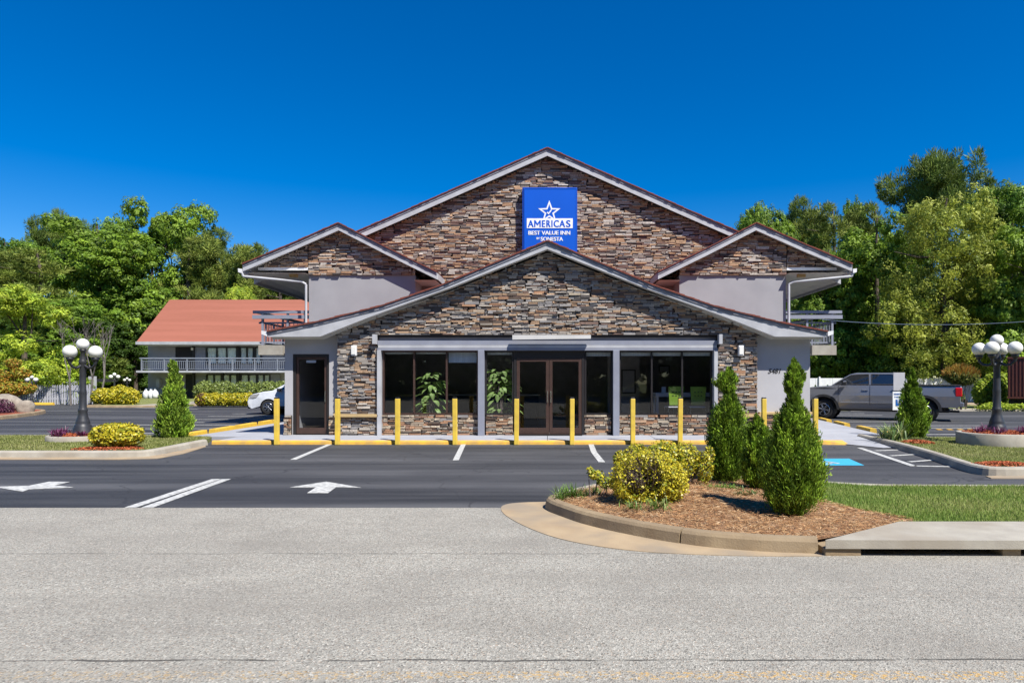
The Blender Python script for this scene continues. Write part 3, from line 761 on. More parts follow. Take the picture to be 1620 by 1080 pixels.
# tan caps
MB().box(-5.84,-4.63,18.66,19.0,.60,.682).build('cap_stone', M['cap'], motel, bevel=.012)
MB().box(4.63,5.84,18.66,19.0,.60,.682).build('cap_stone', M['cap'], motel, bevel=.012)
MB().box(5.845,7.33,18.80,19.0,.665,.735).build('cap_stone', M['cap'], motel, bevel=.012)
MB().box(-5.90,-5.845,18.82,18.95,.64,.70).build('cap_stone', M['cap'], motel)

# --- glazed front
MB().box(-4.66,4.66,18.72,18.95,2.58,2.70).build('header_beam', M['greytrim'], motel)
MB().box(-4.66,4.66,18.90,19.0,2.701,2.858).build('header_recess', M['drip'], motel)  # dark metal colour deepens the shade under the stone lip
MB().box(-4.64,4.64,18.70,18.76,2.50,2.575).build('header_strip', M['trim'], motel)
MB().box(-4.66,4.66,18.70,19.02,2.43,2.497).build('header_rail', M['greytrim'], motel)
MB().box(-4.76,-4.67,18.55,18.75,2.60,2.86).box(4.67,4.76,18.55,18.75,2.60,2.86).build('beam_bracket', M['trim'], motel)
MB().prism([(-.95,2.715),(1.18,2.74),(1.18,2.84),(-.95,2.84)], 18.52, 18.59, 'y').build('light_fixture', M['soffit'], motel, bevel=.01)
for xa, xb in ((-4.66,-4.56),(-1.90,-1.73),(1.80,1.97),(4.56,4.66)):
    MB().box(xa,xb,18.66,19.02,.1,2.429).build('post', M['greytrim'] if abs(xa) < 3 else M['trim'], motel, bevel=.004)
def window(parent, xs, z0, z1, y, fm, glass='glass', t=.045, name='window'):
    f = MB()
    f.box(xs[0],xs[-1],y,y+.09,z1-t,z1).box(xs[0],xs[-1],y,y+.09,z0,z0+t)
    for i, x in enumerate(xs):
        if i == 0: f.box(x,x+t,y+.002,y+.088,z0+t,z1-t)
        elif i == len(xs)-1: f.box(x-t,x,y+.002,y+.088,z0+t,z1-t)
        else: f.box(x-t/2,x+t/2,y-.01,y+.088,z0+t,z1-t)
    w = f.build(name, fm, parent)
    for a, b_ in zip(xs[:-1], xs[1:]):
        MB().add([(a+t/2,y+.05,z0+t/2),(b_-t/2,y+.05,z0+t/2),(b_-t/2,y+.05,z1-t/2),(a+t/2,y+.05,z1-t/2)], [(0,1,2,3)]).build('pane', M[glass], w)
    return w
window(motel, [-4.55,-3.68,-2.78,-1.91], .662, 2.428, 18.84, M['bronze'])
window(motel, [-1.72,-.93], .662, 2.428, 18.84, M['darkframe'])
window(motel, [1.03,1.79], .662, 2.428, 18.84, M['darkframe'])
window(motel, [1.98,2.88,3.72,4.55], .662, 2.428, 18.84, M['darkframe'])
# rolled blinds just behind the glass
for xa, xb, zb in ((-4.5,-3.7,2.36),(-3.64,-2.8,2.36),(-2.74,-1.95,2.12),(-1.66,-.97,2.34),(1.07,1.75,2.30),(2.02,2.86,2.31),(2.90,3.70,2.31),(3.74,4.52,2.31)):
    MB().box(xa,xb,18.95,18.965,zb-.02,2.39).build('rolled_blind', M['curtain'], motel)
# double door
fr = MB().box(-.92,-.85,18.82,18.95,.1,2.43).box(.95,1.02,18.82,18.95,.1,2.43).box(-.85,.95,18.83,18.95,2.22,2.43).build('door_frame', M['darkframe'], motel)
MB().box(-.85,.95,18.60,18.9,.10,.125).build('threshold', M['darkframe'], fr)
def door(xa, xb, z0, z1, y, hs, mat, w=.085):
    d = MB().box(xa,xa+w,y,y+.05,z0,z1).box(xb-w,xb,y,y+.05,z0,z1).box(xa+w,xb-w,y,y+.05,z1-w,z1).box(xa+w,xb-w,y,y+.05,z0,z0+.17).build('door', mat, motel, bevel=.003)
    MB().add([(xa+w,y+.025,z0+.17),(xb-w,y+.025,z0+.17),(xb-w,y+.025,z1-w),(xa+w,y+.025,z1-w)], [(0,1,2,3)]).build('pane', M['glass'], d)
    hx = xb-w/2 if hs > 0 else xa+w/2
    MB().tube((hx,y-.05,1.0),(hx,y-.05,1.32),.014).tube((hx,y-.05,1.02),(hx,y,1.02),.012).tube((hx,y-.05,1.30),(hx,y,1.30),.012).build('handle', M['chrome'], d)
door(-.845,.045,.13,2.21,18.83,1,M['bronze']); door(.055,.945,.13,2.21,18.83,-1,M['bronze'])
# side door
fr = MB().box(-7.065,-6.99,18.97,19.08,.1,2.33).box(-6.13,-6.065,18.97,19.08,.1,2.33).box(-6.99,-6.13,18.97,19.08,2.26,2.33).build('door_frame', M['darkframe'], motel)
door(-6.985,-6.135,.12,2.255,19.0,1,M['bronze'],w=.07)
MB().box(-6.72,-6.45,19.035,19.04,2.10,2.17).build('door_sticker', M['signwhite'], motel)
# wall lights
for x, ms in ((-5.29,.88),(5.29,.88)):
    w = MB().box(x-.07,x+.07,18.62,18.74,2.28,2.56).build('wall_light', M['white'], motel, bevel=.015)
    MB().box(x-.055,x+.055,18.60,18.617,2.32,2.52).build('diffuser', M['globe'], w)

# interior shell
MB().box(-5.6,6.9,23.4,23.5,.1,2.9).box(-5.65,-5.55,19.1,23.4,.1,2.9).box(7.0,7.1,19.15,23.4,.1,2.9).box(-7.1,7.1,19.1,23.5,2.62,2.66).box(-7.1,-5.66,21.8,21.9,.1,2.6).build('interior_wall', M['interior'], motel)
MB().box(-7.1,7.1,19.1,23.5,.06,.11).build('interior_floor', M['interiorfloor'], motel)
MB().box(1.9,2.9,21.5,21.6,.11,2.6).build('partition', M['interior'], motel)
t = thing('reception_counter', (-1.8,22.0,.11), 'dark reception counter with a pale top seen through the lobby window', 'counter')
MB().box(-3.3,-.3,21.9,22.5,.11,1.12).build('counter_base', M['deepdark'], t); MB().box(-3.36,-.24,21.84,22.56,1.12,1.16).build('counter_top', M['greyfence'], t)
def framed(x, z, w, h, y, label):
    t = thing('framed_picture', (x, y, z), label, 'picture')
    MB().box(x-w/2,x+w/2,y-.03,y,z,z+h).build('frame', M['darkframe'], t)
    MB().box(x-w/2+.04,x+w/2-.04,y-.034,y-.03,z+.04,z+h-.04).build('print', M['greyfence'], t)
framed(4.0,1.85,.38,.28,23.38,'small framed picture on the wall above the white dining table')
framed(2.55,1.2,.45,.75,21.48,'tall dark framed picture on the partition behind the right window')
# breakfast table and chairs
t = thing('dining_table', (4.3,20.1,.11), 'long white dining table behind the right lobby window', 'table')
MB().box(3.15,5.4,19.85,20.4,1.13,1.25).build('tabletop', M['white'], t, bevel=.006)
for x in (3.2,5.3):
    for y in (19.9,20.34): MB().box(x-.04,x+.04,y-.04,y+.04,.11,1.13).build('leg', M['white'], t)
def chair():
    t = thing('dining_chair', (0,0,.11), 'x', 'chair', 'lime green chairs at the white table')
    b = MB().prism([(-.19,.80),(.19,.80),(.22,1.32),(-.22,1.32)], -.25, -.225, 'y').build('backrest', M['lime'], t, world=False, bevel=.01)
    h = MB()
    for i in range(3):
        for j in range(2): h.box(-.11+i*.09,-.07+i*.09,-.256,-.251,1.05+j*.1,1.08+j*.1)
    h.build('slot', M['blackplastic'], b, world=False)
    MB().box(-.22,.22,-.24,.2,.72,.76).build('seat', M['white'], t, world=False, bevel=.015)
    for sx in (-1, 1):
        for sy in (-1, 1): MB().tube((sx*.2,sy*.19,.73),(sx*.24,sy*.23,0),.014,.012,6).build('leg', M['chrome'], t, world=False)
    return t
c0 = chair()
for i, (x, y, rz, lb) in enumerate(((3.62,19.62,0.12,'lime chair left of the window mullion at the white table'),(4.30,19.62,-.08,'lime chair right of the window mullion at the white table'),(4.95,19.68,.5,'lime chair farthest right, mostly hidden by the narrow conifer'),(4.0,20.7,PI,'lime chair on the far side of the white table'))):
    c = c0 if i == 0 else copy_tree(c0)
    c.location = (x, y, .11); c.rotation_euler = (0, 0, rz); c['label'] = lb
cd = MB().box(3.36,3.48,20.05,20.1,1.25,1.42).build('menu_card', M['signwhite']); tag(cd, 'small white card standing on the white dining table', 'card')

# big-leaf house plants
def house_plant(x, y, z0, zt, w, n, label, seed, pot=.3):
    r = random.Random(seed); t = thing('house_plant', (x, y, z0), label, 'potted plant', 'big leaved plants in the lobby')
    MB().lathe([(.0,0),(pot*.5,0),(pot*.62,pot*1.3),(pot*.55,pot*1.3),(0.0,pot*1.2)], 18).build('pot', M['blackplastic'], t, world=False)
    st = MB()
    for i in range(5): st.path([(0,0,pot),(r.uniform(-.1,.1),r.uniform(-.1,.1),(zt-z0)*.5),(r.uniform(-.2,.2)*w*2,r.uniform(-.15,.15),(zt-z0)*r.uniform(.6,.9))],[.02,.016,.01],6)
    st.build('stem', M['twig'], t, world=False)
    for i in range(n):
        a = r.uniform(0, 2*PI); hz = r.uniform(.30, 1.0)*(zt-z0); rad = w*(1.15-hz/(zt-z0)*.55)*r.uniform(.35,1)
        c = Vector((math.cos(a)*rad*.5, math.sin(a)*rad*.2, hz)); L = r.uniform(.20,.32); W = L*.27
        d = Vector((math.cos(a), math.sin(a), r.uniform(-.6,.35))).normalized(); s = d.cross(Vector((0,0,1))).normalized(); u = s.cross(d)
        vv = []; fs = []
        for k in range(6):
            q = k/5; ww = W*math.sin(PI*min(1,q*.9+.08))**.8
            m_ = c+d*L*q-u*0+Vector((0,0,-L*.35*q*q))
            vv += [m_-s*ww+u*ww*.3, m_, m_+s*ww+u*ww*.3]
        for k in range(5): fs += [(k*3,k*3+1,k*3+4,k*3+3),(k*3+1,k*3+2,k*3+5,k*3+4)]
        vv = [Vector((p.x, max(p.y, -.16), p.z)) for p in vv]
        k = r.uniform(.8,1.2); cc = (0.24*k,0.42*k,0.08*k)
        mb = MB().add(vv, fs, 0, cc, True)
        for q in range(6): mb.c[q*3+1] = (0.42,0.52,0.20)
        mb.build('leaf', M['waxleaf'], t, world=False)
house_plant(-3.25,19.15,.11,1.85,.62,80,'broad leaved plant behind the middle pane left of the entrance',1)
house_plant(-1.32,19.10,.11,1.95,1.05,120,'large pale veined plant beside the entrance doors',2)

# ------------------------------------------------- wings and main block
def flat_gable(cx_, apex_z, yf, yw, left, right, th, boff=0.0):
    """left/right: (x, z) of the eave tips"""
    return [(cx_, apex_z), right], [(cx_, apex_z), left]
def upper_gable(cx_, az, L_, R_, yf, yw, yb, th, wx0, wx1, zb, pal, wall_to, box_side):
    roof = None
    pr = MB().prism([(L_[0]+.02,L_[1]-.06),(cx_,az-.06),(R_[0]-.02,R_[1]-.06),(R_[0]-.02,R_[1]-.16),(cx_,az-.16),(L_[0]+.02,L_[1]-.16)][::-1], yf+.055, yb, 'y')
    roof = pr.build('roof', M['soffit'], motel)
    for tip in (R_, L_):
        tp = [(cx_+(0.0005 if tip is L_ else 0)*-1, az), ((cx_+tip[0])/2, (az+tip[1])/2-.02), tip]
        bt = [(tp[0][0], az-th), ((cx_+tip[0])/2, (az+tip[1])/2-.02-th), (tip[0], tip[1]-th)]
        rake(roof, tp, bt, yf); roofslab(roof, tp, yf, yb)
        s = 1 if tip is R_ else -1
        MB().prism([(tip[0],tip[1]-th),(tip[0]+s*.03,tip[1]-th),(tip[0]+s*.03,tip[1]-.02),(tip[0],tip[1]-.02)][::s], yf+.051, yb, 'y').build('eave_board', M['trim'], roof)
    # stone on the gable
    t = {}
    for s, tip in ((1, R_), (-1, L_)): t[s] = [(cx_, az-th+.02), (tip[0], tip[1]-th+.02)]
    zs = zb[0]
    st = []
    for xa, xb, z0 in zb[1]:
        st += ledgestones(xa, xb, z0, az-th, tri_clip(cx_, t, xa, xb), pal, band=.21, lens=(.15,.48))
    mb = MB()
    for q in st: stone_box(mb, q, yw)
    mb.build('stone_cladding', M['stone'], motel, kind='stuff')
    lowz = min(z for _, _, z in zb[1])
    f_ = tri_clip(cx_, t, -99, 99); bk = MB()
    for xa, xb, z0 in zb[1]:
        for i in range(16):
            za = z0+.004+(az-th-z0)*i/16; zc = z0+.004+(az-th-z0)*(i+1)/16
            a, b_ = f_(za, xa, xb); a2, b2 = f_(min(zc, az-th+.01), xa, xb)
            if b_-a > .02: bk.prism([(a,za),(b_,za),(max(b2,a2+.001),zc),(a2,zc)], yw+.01, yw+.10, 'y')
    bk.build('stone_backing', M['grout'], motel)
    return roof
Y2, W2 = 23.15, 23.5
for s in (-1, 1):
    cxw = s*7.08
    inner, outer = (s*3.75, 5.265), (s*10.33, 5.535)
    Lt, Rt = (outer, inner) if s < 0 else (inner, outer)
    wx = sorted((s*4.55, s*8.22))
    ledge = sorted((s*8.24, s*9.75))
    rf = upper_gable(cxw, 6.926, Lt, Rt, Y2, W2, 33, .23, wx[0], wx[1], (0, [(wx[0], wx[1], 5.23), (ledge[0], ledge[1], 5.50)]), PAL_U, 0, s)
    w = MB().box(wx[0],wx[1],W2+.03,24.7,0.1,5.23)
    w.build('wall', M['stucco2'], motel)
    # boxed soffit outside the wing wall
    bb = sorted((s*8.23, s*9.95))
    MB().box(bb[0],bb[1],W2-.03,W2+.12,5.40,5.49).build('soffit_trim', M['white'], motel)
    q = sorted((s*8.24, s*10.22)); MB().add([(q[0],Y2+.06,5.27),(q[1],Y2+.06,5.27),(q[1],32,5.27),(q[0],32,5.27)], [(0,3,2,1)]).build('soffit', M['soffit'], rf)
    sx = s*8.75; MB().box(sx-.14,sx+.14,W2-.02,W2+.1,5.16,5.265).build('soffit_light', M['cap'], rf, bevel=.01)
    q = sorted((s*3.8, s*4.54)); MB().add([(q[0],Y2+.06,5.02),(q[1],Y2+.06,5.02),(q[1],24.7,5.02),(q[0],24.7,5.02)], [(0,3,2,1)]).build('soffit', M['soffit'], rf)
    # gutter along the eave and the downspout running back to the wall corner
    g0 = s*10.35
    MB().prism([(g0,5.24),(g0+s*.12,5.27),(g0+s*.13,5.40),(g0,5.38)][::s], Y2-.04, 33, 'y').build('gutter', M['white'], rf)
    MB().path([(g0+s*.03,Y2+.02,5.28),(g0-s*.02,Y2+.04,5.14),(s*8.42,W2-.1,4.98),(s*8.28,W2-.08,4.90),(s*8.28,W2-.08,3.2)],[.045]*5,6).build('downspout', M['trim'], rf)

rf = upper_gable(0.0, 9.91, (-10.5,5.32), (10.5,5.32), 24.45, 24.8, 48, .26, -10, 10, (0, [(-7.2,7.2,5.02)]), PAL_U, 0, 0)
MB().box(-8.2,8.2,24.83,48,0.1,5.05).build('wall', M['stucco2'], motel)
MB().prism([(-8.1,5.05),(8.1,5.05),(0,9.3)][::1], 25.0, 47.9, 'y').build('attic', M['stucco2'], motel)

# balcony walkways on both flanks: deck, posts, rails, balusters
for s in (-1, 1):
    x0, x1 = sorted((s*8.21, s*10.15))
    b = MB().box(x0,x1,23.98,46,2.56,2.82).build('balcony_deck', M['concrete'], motel)
    q = sorted((s*9.25, s*10.1)); MB().box(q[0],q[1],23.85,23.975,2.50,2.84).build('deck_end_panel', M['concrete'], b)
    xr = s*10.08
    q = sorted((s*8.22, s*10.30))
    MB().box(q[0],q[1],23.86,23.96,3.95,4.05).build('handrail', M['greytrim'], b); MB().box(q[0],q[1],23.82,23.9,3.76,3.89).build('handrail', M['greytrim'], b)
    MB().box(min(xr,xr+s*.12),max(xr,xr+s*.12),23.9,46,3.95,4.03).build('handrail', M['greytrim'], b)
    MB().box(xr-.02,xr+.02,24,46,3.62,3.68).build('handrail', M['greytrim'], b)
    for px in (s*9.98, s*9.1, s*8.5): MB().box(px-.035,px+.035,23.9,23.97,2.2 if px == s*9.1 else 2.84,3.95).build('post', M['greytrim'], b)
    for k in range(9): MB().box(xr-.03,xr+.03,26+k*2.4,26.06+k*2.4,2.83,3.95).build('post', M['greytrim'], b)
    bal = MB()
    for k in range(150): bal.box(xr-.01,xr+.01,24.1+k*.14,24.12+k*.14,2.95,3.62)
    for k in range(13): bal.box(x0+.1+k*.14,x0+.12+k*.14,24.0,24.02,2.95,3.62)
    bal.box(x0,x1,24.0,24.03,3.60,3.66).box(x0,x1,24.0,24.03,2.92,2.96).box(xr-.02,xr+.02,24,46,2.90,2.95)
    bal.build('balusters', M['greytrim'], b)

# ---- sign
sg = thing('motel_sign', (0.08,24.5,6.15), 'blue box sign with white star emblem and lettering high on the stone gable', 'sign')
MB().box(-.90,1.07,24.46,24.78,6.15,8.52).build('cabinet', M['signside'], sg, bevel=.012)
MB().box(-.80,1.03,24.445,24.462,6.18,8.46).build('face', M['signblue'], sg)
MB().box(-.83,1.05,24.435,24.458,8.46,8.49).box(-.83,-.80,24.435,24.458,6.18,8.46).box(1.03,1.05,24.435,24.458,6.18,8.46).build('retainer', M['signblue'], sg)
def text(body, size, x, z, y, mat, parent, name, bold=0.0, shear=0, width=None, ext=.004, heavy=0):
    cu = bpy.data.curves.new(name, 'FONT'); cu.body = body; cu.size = size; cu.offset = bold; cu.extrude = ext; cu.shear = shear
    cu.align_x = 'CENTER'; cu.align_y = 'BOTTOM_BASELINE' ; cu.resolution_u = 4
    tmp = bpy.data.objects.new('tmp', cu); col.objects.link(tmp)
    dg = bpy.context.evaluated_depsgraph_get(); me = bpy.data.meshes.new_from_object(tmp.evaluated_get(dg))
    bpy.data.objects.remove(tmp)
    me.name = name; me.materials.clear(); me.materials.append(mat)
    xs = [v.co.x for v in me.vertices]; w = max(xs)-min(xs); k = (width/w) if width else 1
    r = root_of(parent).location if parent else Vector((0,0,0))
    for v in me.vertices:
        a, b_, c = v.co; v.co = Vector((x+(a-(max(xs)+min(xs))/2)*k-r.x, y-c-r.y, z+b_-r.z))
    if heavy:
        n = len(me.vertices); co = [v.co.copy() for v in me.vertices]; fs = [tuple(p.vertices) for p in me.polygons]
        vv = [(v.x+dx, v.y+dy, v.z) for dx, dy in ((-heavy,0),(0,-.0012),(heavy,-.0006)) for v in co]
        ff = [tuple(i+k*n for i in f) for k in range(3) for f in fs]
        m2 = bpy.data.meshes.new(name); m2.from_pydata(vv, [], ff); m2.materials.append(mat); me = m2
    o = link(name, me, parent)
    return o
s_ = 44.1; SX = lambda px: (px-CX)/s_; SZ = lambda py: H+(CY-py)/s_
MB().box(SX(833.5),SX(906),24.437,24.444,SZ(361.5),SZ(346)).build('name_band', M['signwhite'], sg)
for ch, pa, pb in (('A',1138,1174),('E',1224,1244),('R',1251,1277),('I',1282,1289),('C',1295,1328),('A',1329,1366),('S',1371,1399)):
    xa, xb = SX(540+pa/3.857), SX(540+pb/3.857)
    text(ch, .345, (xa+xb)/2, SZ(359.6), 24.434, M['signblue'], sg, 'letter', bold=.001, width=xb-xa-.02, heavy=.010)
xa, xb, h_, t_, zb_ = SX(540+1177/3.857), SX(540+1217/3.857), .238, .045, SZ(359.6); w_ = xb-xa
MB().prism([(xa+a, zb_+b_) for a, b_ in ((0,0),(t_,0),(t_,h_-.095),(w_/2,.05),(w_-t_,h_-.095),(w_-t_,0),(w_,0),(w_,h_),(w_-t_,h_),(w_/2,.125),(t_,h_),(0,h_))], 24.430, 24.436, 'y').build('letter', M['signblue'], sg)
text('BEST VALUE INN', .20, SX(869), SZ(371.8), 24.440, M['signwhite'], sg, 'lettering', bold=.001, width=1.49, heavy=.007)
text('BY', .10, SX(851.5), SZ(379.0), 24.440, M['signwhite'], sg, 'lettering', bold=.004, width=.12)
text('SONESTA', .20, SX(873), SZ(381.5), 24.440, M['signwhite'], sg, 'lettering', bold=.001, width=.79, heavy=.006)
# star outline with a tick
def star(cx_, cz, R, r): return [(cx_+(R if k % 2 == 0 else r)*math.sin(k*PI/5), cz+(R if k % 2 == 0 else r)*math.cos(k*PI/5)) for k in range(10)]
so, si = star(SX(869), SZ(336), .42, .175), star(SX(869), SZ(336), .285, .112)
mb = MB(); vv = [(x, 24.441, z) for x, z in so]+[(x, 24.441, z) for x, z in si]+[(x, 24.446, z) for x, z in so]+[(x, 24.446, z) for x, z in si]
mb.add(vv, [(i, 10+i, 10+(i+1) % 10, (i+1) % 10) for i in range(10)] + [(i, (i+1) % 10, 20+(i+1) % 10, 20+i) for i in range(10)] + [(10+(i+1)%10, 10+i, 30+i, 30+(i+1)%10) for i in range(10)])
mb.build('star_emblem', M['signwhite'], sg)
cxs, czs = SX(869), SZ(337)
MB().prism([(cxs-.09,czs+.0),(cxs-.06,czs+.04),(cxs-.025,czs-.0),(cxs+.09,czs+.15),(cxs+.075,czs+.06),(cxs-.025,czs-.065)], 24.437, 24.445, 'y').build('tick_mark', M['signwhite'], sg)

# ---- house number
hn = thing('house_number', (6.6,18.94,2.0), 'black slanted numerals 5481 on the grey wall right of the lobby', 'house number')
for i, ch in enumerate('5481'): text(ch, .19, 6.175+i*.092, 1.80, 18.946, M['black'], hn, 'numeral', bold=.003, shear=.3, ext=.003)

# ---- bollards
def bollard():
    t = thing('bollard', (0,0,0), 'x', 'bollard', 'yellow bollards along the lobby kerb')
    MB().box(-.056,.056,-.056,.056,0,1.15).build('post', M['yellow_post'], t, world=False, bevel=.012)
    MB().box(-.053,.053,-.053,.053,1.15,1.185).build('cap', M['black'], t, world=False, bevel=.014)
    return t
b0 = bollard()
BX = [(438,'leftmost yellow bollard, left of the side door'),(534,'yellow bollard in front of the left stone pillar'),(629,'yellow bollard in front of the leftmost lobby pane'),
      (720,'yellow bollard in front of the third lobby pane from the left'),(817,'yellow bollard just left of the double doors'),(905,'yellow bollard in front of the right door leaf'),
      (1001,'yellow bollard in front of the first pane right of the entrance post'),(1076,'yellow bollard above the yellow bush, before the lime chairs'),(1209,'yellow bollard half hidden between the narrow conifers under the house number'),(1290,'rightmost yellow bollard, at the end of the kerb by the pickup')]
for i, (px, lb) in enumerate(BX):
    b = b0 if i == 0 else copy_tree(b0)
    b.location = ((px-CX)/F*17.04, 17.04, 0); b['label'] = lb
    b.rotation_euler = (random.uniform(-.008,.008), random.uniform(-.008,.008), random.uniform(-.05,.05))
# ================================================================== FAR MOTEL WING (left)
fw = thing('motel_wing', (-28, 58.5, 0), 'two storey grey motel wing with faded red roof behind the left car park', 'building')
YW2 = 58.5; sc2 = F/YW2
fx = lambda px: (px-CX)/sc2
fz = lambda py: H+(CY-py)/sc2
w = MB().box(fx(232),-14,YW2+.2,66,0,4.75).build('wall', M['stucco2'], fw)
MB().prism([(57.0,4.86),(62.0,8.95),(67.0,4.86),(67,4.70),(62,8.75),(57,4.70)], -34.3, -13, 'x').build('roof', M['shingle_far'], fw)
MB().box(-34.35,-13,56.93,56.99,4.62,4.86).build('fascia', M['trim'], fw)
MB().box(-34.2,-13,57.0,58.6,4.58,4.64).build('soffit', M['soffit'], fw)
MB().box(-34.2,-13,56.75,58.6,2.28,2.44).build('balcony_deck', M['trim'], fw)
def fwin(x0, x1, z0, z1, n, curt=True):
    f = MB(); f.box(x0,x1,YW2+.06,YW2+.19,z1-.07,z1).box(x0,x1,YW2+.06,YW2+.19,z0,z0+.07)
    for i in range(n+1):
        x = x0+(x1-x0)*i/n; f.box(x-.05,x+.05,YW2+.05,YW2+.19,z0+.07,z1-.07)
    f = f.build('window', M['darkframe'], fw)
    for i in range(n):
        a, b_ = x0+(x1-x0)*i/n+.05, x0+(x1-x0)*(i+1)/n-.05
        MB().add([(a,YW2+.09,z0+.07),(b_,YW2+.09,z0+.07),(b_,YW2+.09,z1-.07),(a,YW2+.09,z1-.07)], [(0,1,2,3)]).build('pane', M['paleglass'], f)
        k = 26; vv = []; e = random.uniform(.0,.12)*(b_-a)
        for j in range(k+1):
            q = j/k; yy = YW2+.16+.022*math.sin(q*(b_-a)*42+random.uniform(-.4,.4))
            vv += [(a+e+(b_-a-e)*q, yy, z0+.07), (a+e+(b_-a-e)*q, yy, z1-.07)]
        MB().add(vv, [(j*2, j*2+2, j*2+3, j*2+1) for j in range(k)], 0, None, True).build('curtain', M['curtain'], f)
for pa, pb, n in ((326,373.5,3),(379,400,2),(403,412,1)): fwin(fx(pa), fx(pb), fz(576), fz(549), n)
for pa, pb, n in ((326,349.5,2),(352,374,2),(379.5,405,2),(407,426,2)): fwin(fx(pa), fx(pb), fz(632)+.25, fz(592), n)
def dark_panel(pa, pb, z0, z1, name='doorway'):
    o = MB().box(fx(pa),fx(pb),YW2+.15,YW2+.198,z0,z1).build(name, M['deepdark'], fw)  # flat near-black panel in place of an unlit opening
dark_panel(276,303,2.44,fz(549)); dark_panel(292,304,0.05,fz(592))
for pa, pb, z0, z1 in ((307.5,324,2.44,fz(549)),(308.5,325,.05,fz(595)),(427,442,.05,fz(592))):
    d = MB().box(fx(pa),fx(pb),YW2+.12,YW2+.19,z0,z1).build('door', M['greytrim'], fw)
    MB().box(fx(pb)-.14,fx(pb)-.08,YW2+.08,YW2+.118,z0+1,z0+1.1).build('handle', M['chrome'], d)
for pa, z0, z1 in ((305.5,2.44,4.58),(375.8,2.44,4.58),(305.5,.05,2.28),(377,.05,2.28),(350.8,.05,2.28)):
    MB().box(fx(pa)-.09,fx(pa)+.09,YW2+.0,YW2+.2,z0,z1).build('pilaster', M['darkframe'], fw)
MB().box(fx(303),fx(306),YW2-.1,YW2+.0,4.2,4.42).build('wall_light', M['globe'], fw)
YB = 56.85; bx2 = lambda px: (px-CX)/(F/YB)
MB().box(bx2(221),-14,YB-.05,YB+.1,3.42,3.52).box(bx2(223),-14,YB,YB+.05,3.22,3.27).box(bx2(223),-14,YB,YB+.05,2.56,2.60).build('handrail', M['rail'], fw)
for px in (224,260,296,332,367.6,403,439,475): MB().box(bx2(px)-.045,bx2(px)+.045,YB-.03,YB+.06,2.30,3.42).build('post', M['rail'], fw)
x = bx2(226); bm_ = MB()
while x < -14: bm_.box(x,x+.035,YB+.01,YB+.035,2.6,3.22); x += .16
bm_.build('baluster', M['rail'], fw, kind='stuff')
gx = bx2(224); MB().box(gx-.02,gx+.04,YB,58.5,3.42,3.50).box(gx-.02,gx+.02,YB,58.5,2.56,2.6).build('handrail', M['trim'], fw)
# laundry bags and meter by that wing
for i, px in enumerate((241,248.5,255)):
    X = fx(px); t = MB().sphere((X,57.6,.42),.26,12,8,0,(1,.9,1.55)); t.sphere((X+.02,57.6,.86),.10,8,6,0,(1,1,1.2)); t.jitter(.03)
    t.build('laundry_bag', M['bag'], label=('leftmost','middle','rightmost')[i]+' of the white bags piled by the far motel wing', cat='bag', group='white bags by the far wing')
MB().box(fx(249),fx(254),58.3,58.68,1.05,1.75).build('utility_box', M['greyfence'], label='grey utility box on the far wing wall above the white bags', cat='utility box')

# ---- picket fence and enclosure far left
pf = thing('picket_fence', (-33, 45.6, 0), 'white picket fence closing the back of the left car park', 'fence')
pk = MB().prism([(-.055,0),(.055,0),(.055,1.22),(0,1.32),(-.055,1.22)], -.012, .012, 'y').mesh('picket', M['greyfence'])
x = -35.2; i = 0
while x < -30.3:
    o = link('picket', pk, pf); o.location = (x+33, random.uniform(-.01,.01), .04+random.uniform(-.03,.03)); x += .165
MB().box(-35.3,-30.2,45.63,45.68,.35,.45).build('rail', M['greyfence'], pf); MB().box(-35.3,-30.2,45.63,45.68,.95,1.05).build('rail', M['greyfence'], pf)
en = thing('board_enclosure', (-36.5, 52, 0), 'weathered pale board enclosure standing behind the picket fence', 'enclosure')
eb = MB().box(-.1,.1,-.02,.02,0,1.55).mesh('board', M['greyfence'])
X0, X1 = (76-CX)/F*52, (151-CX)/F*52
x = X0
while x < X1: o = link('board', eb, en); o.location = (x+36.5, 0, .05); x += .205
for px in (78,88.5,96,104,143,149.5): X = (px-CX)/F*52; MB().box(X-.1,X+.1,51.9,52.1,0,1.95+random.uniform(-.1,.1)).build('post', M['greyfence'], en)
MB().box((97-CX)/F*52,(142-CX)/F*52,54,55.2,1.5,1.75).build('container_lid', M['blackplastic'], en)
rf_ = thing('board_fence', (28, 48, 0), 'long white board fence under the dark trees behind the pickup', 'fence')
rb = MB().box(-.6,.6,-.03,.03,0,1.78).mesh('panel', M['white'])
x = 17.0
while x < 36: o = link('panel', rb, rf_); o.location = (x-28, 0, 0); x += 1.22
for k in range(11): MB().box(17.2+k*1.85,17.3+k*1.85,47.87,47.96,0,1.88).build('post', M['white'], rf_)

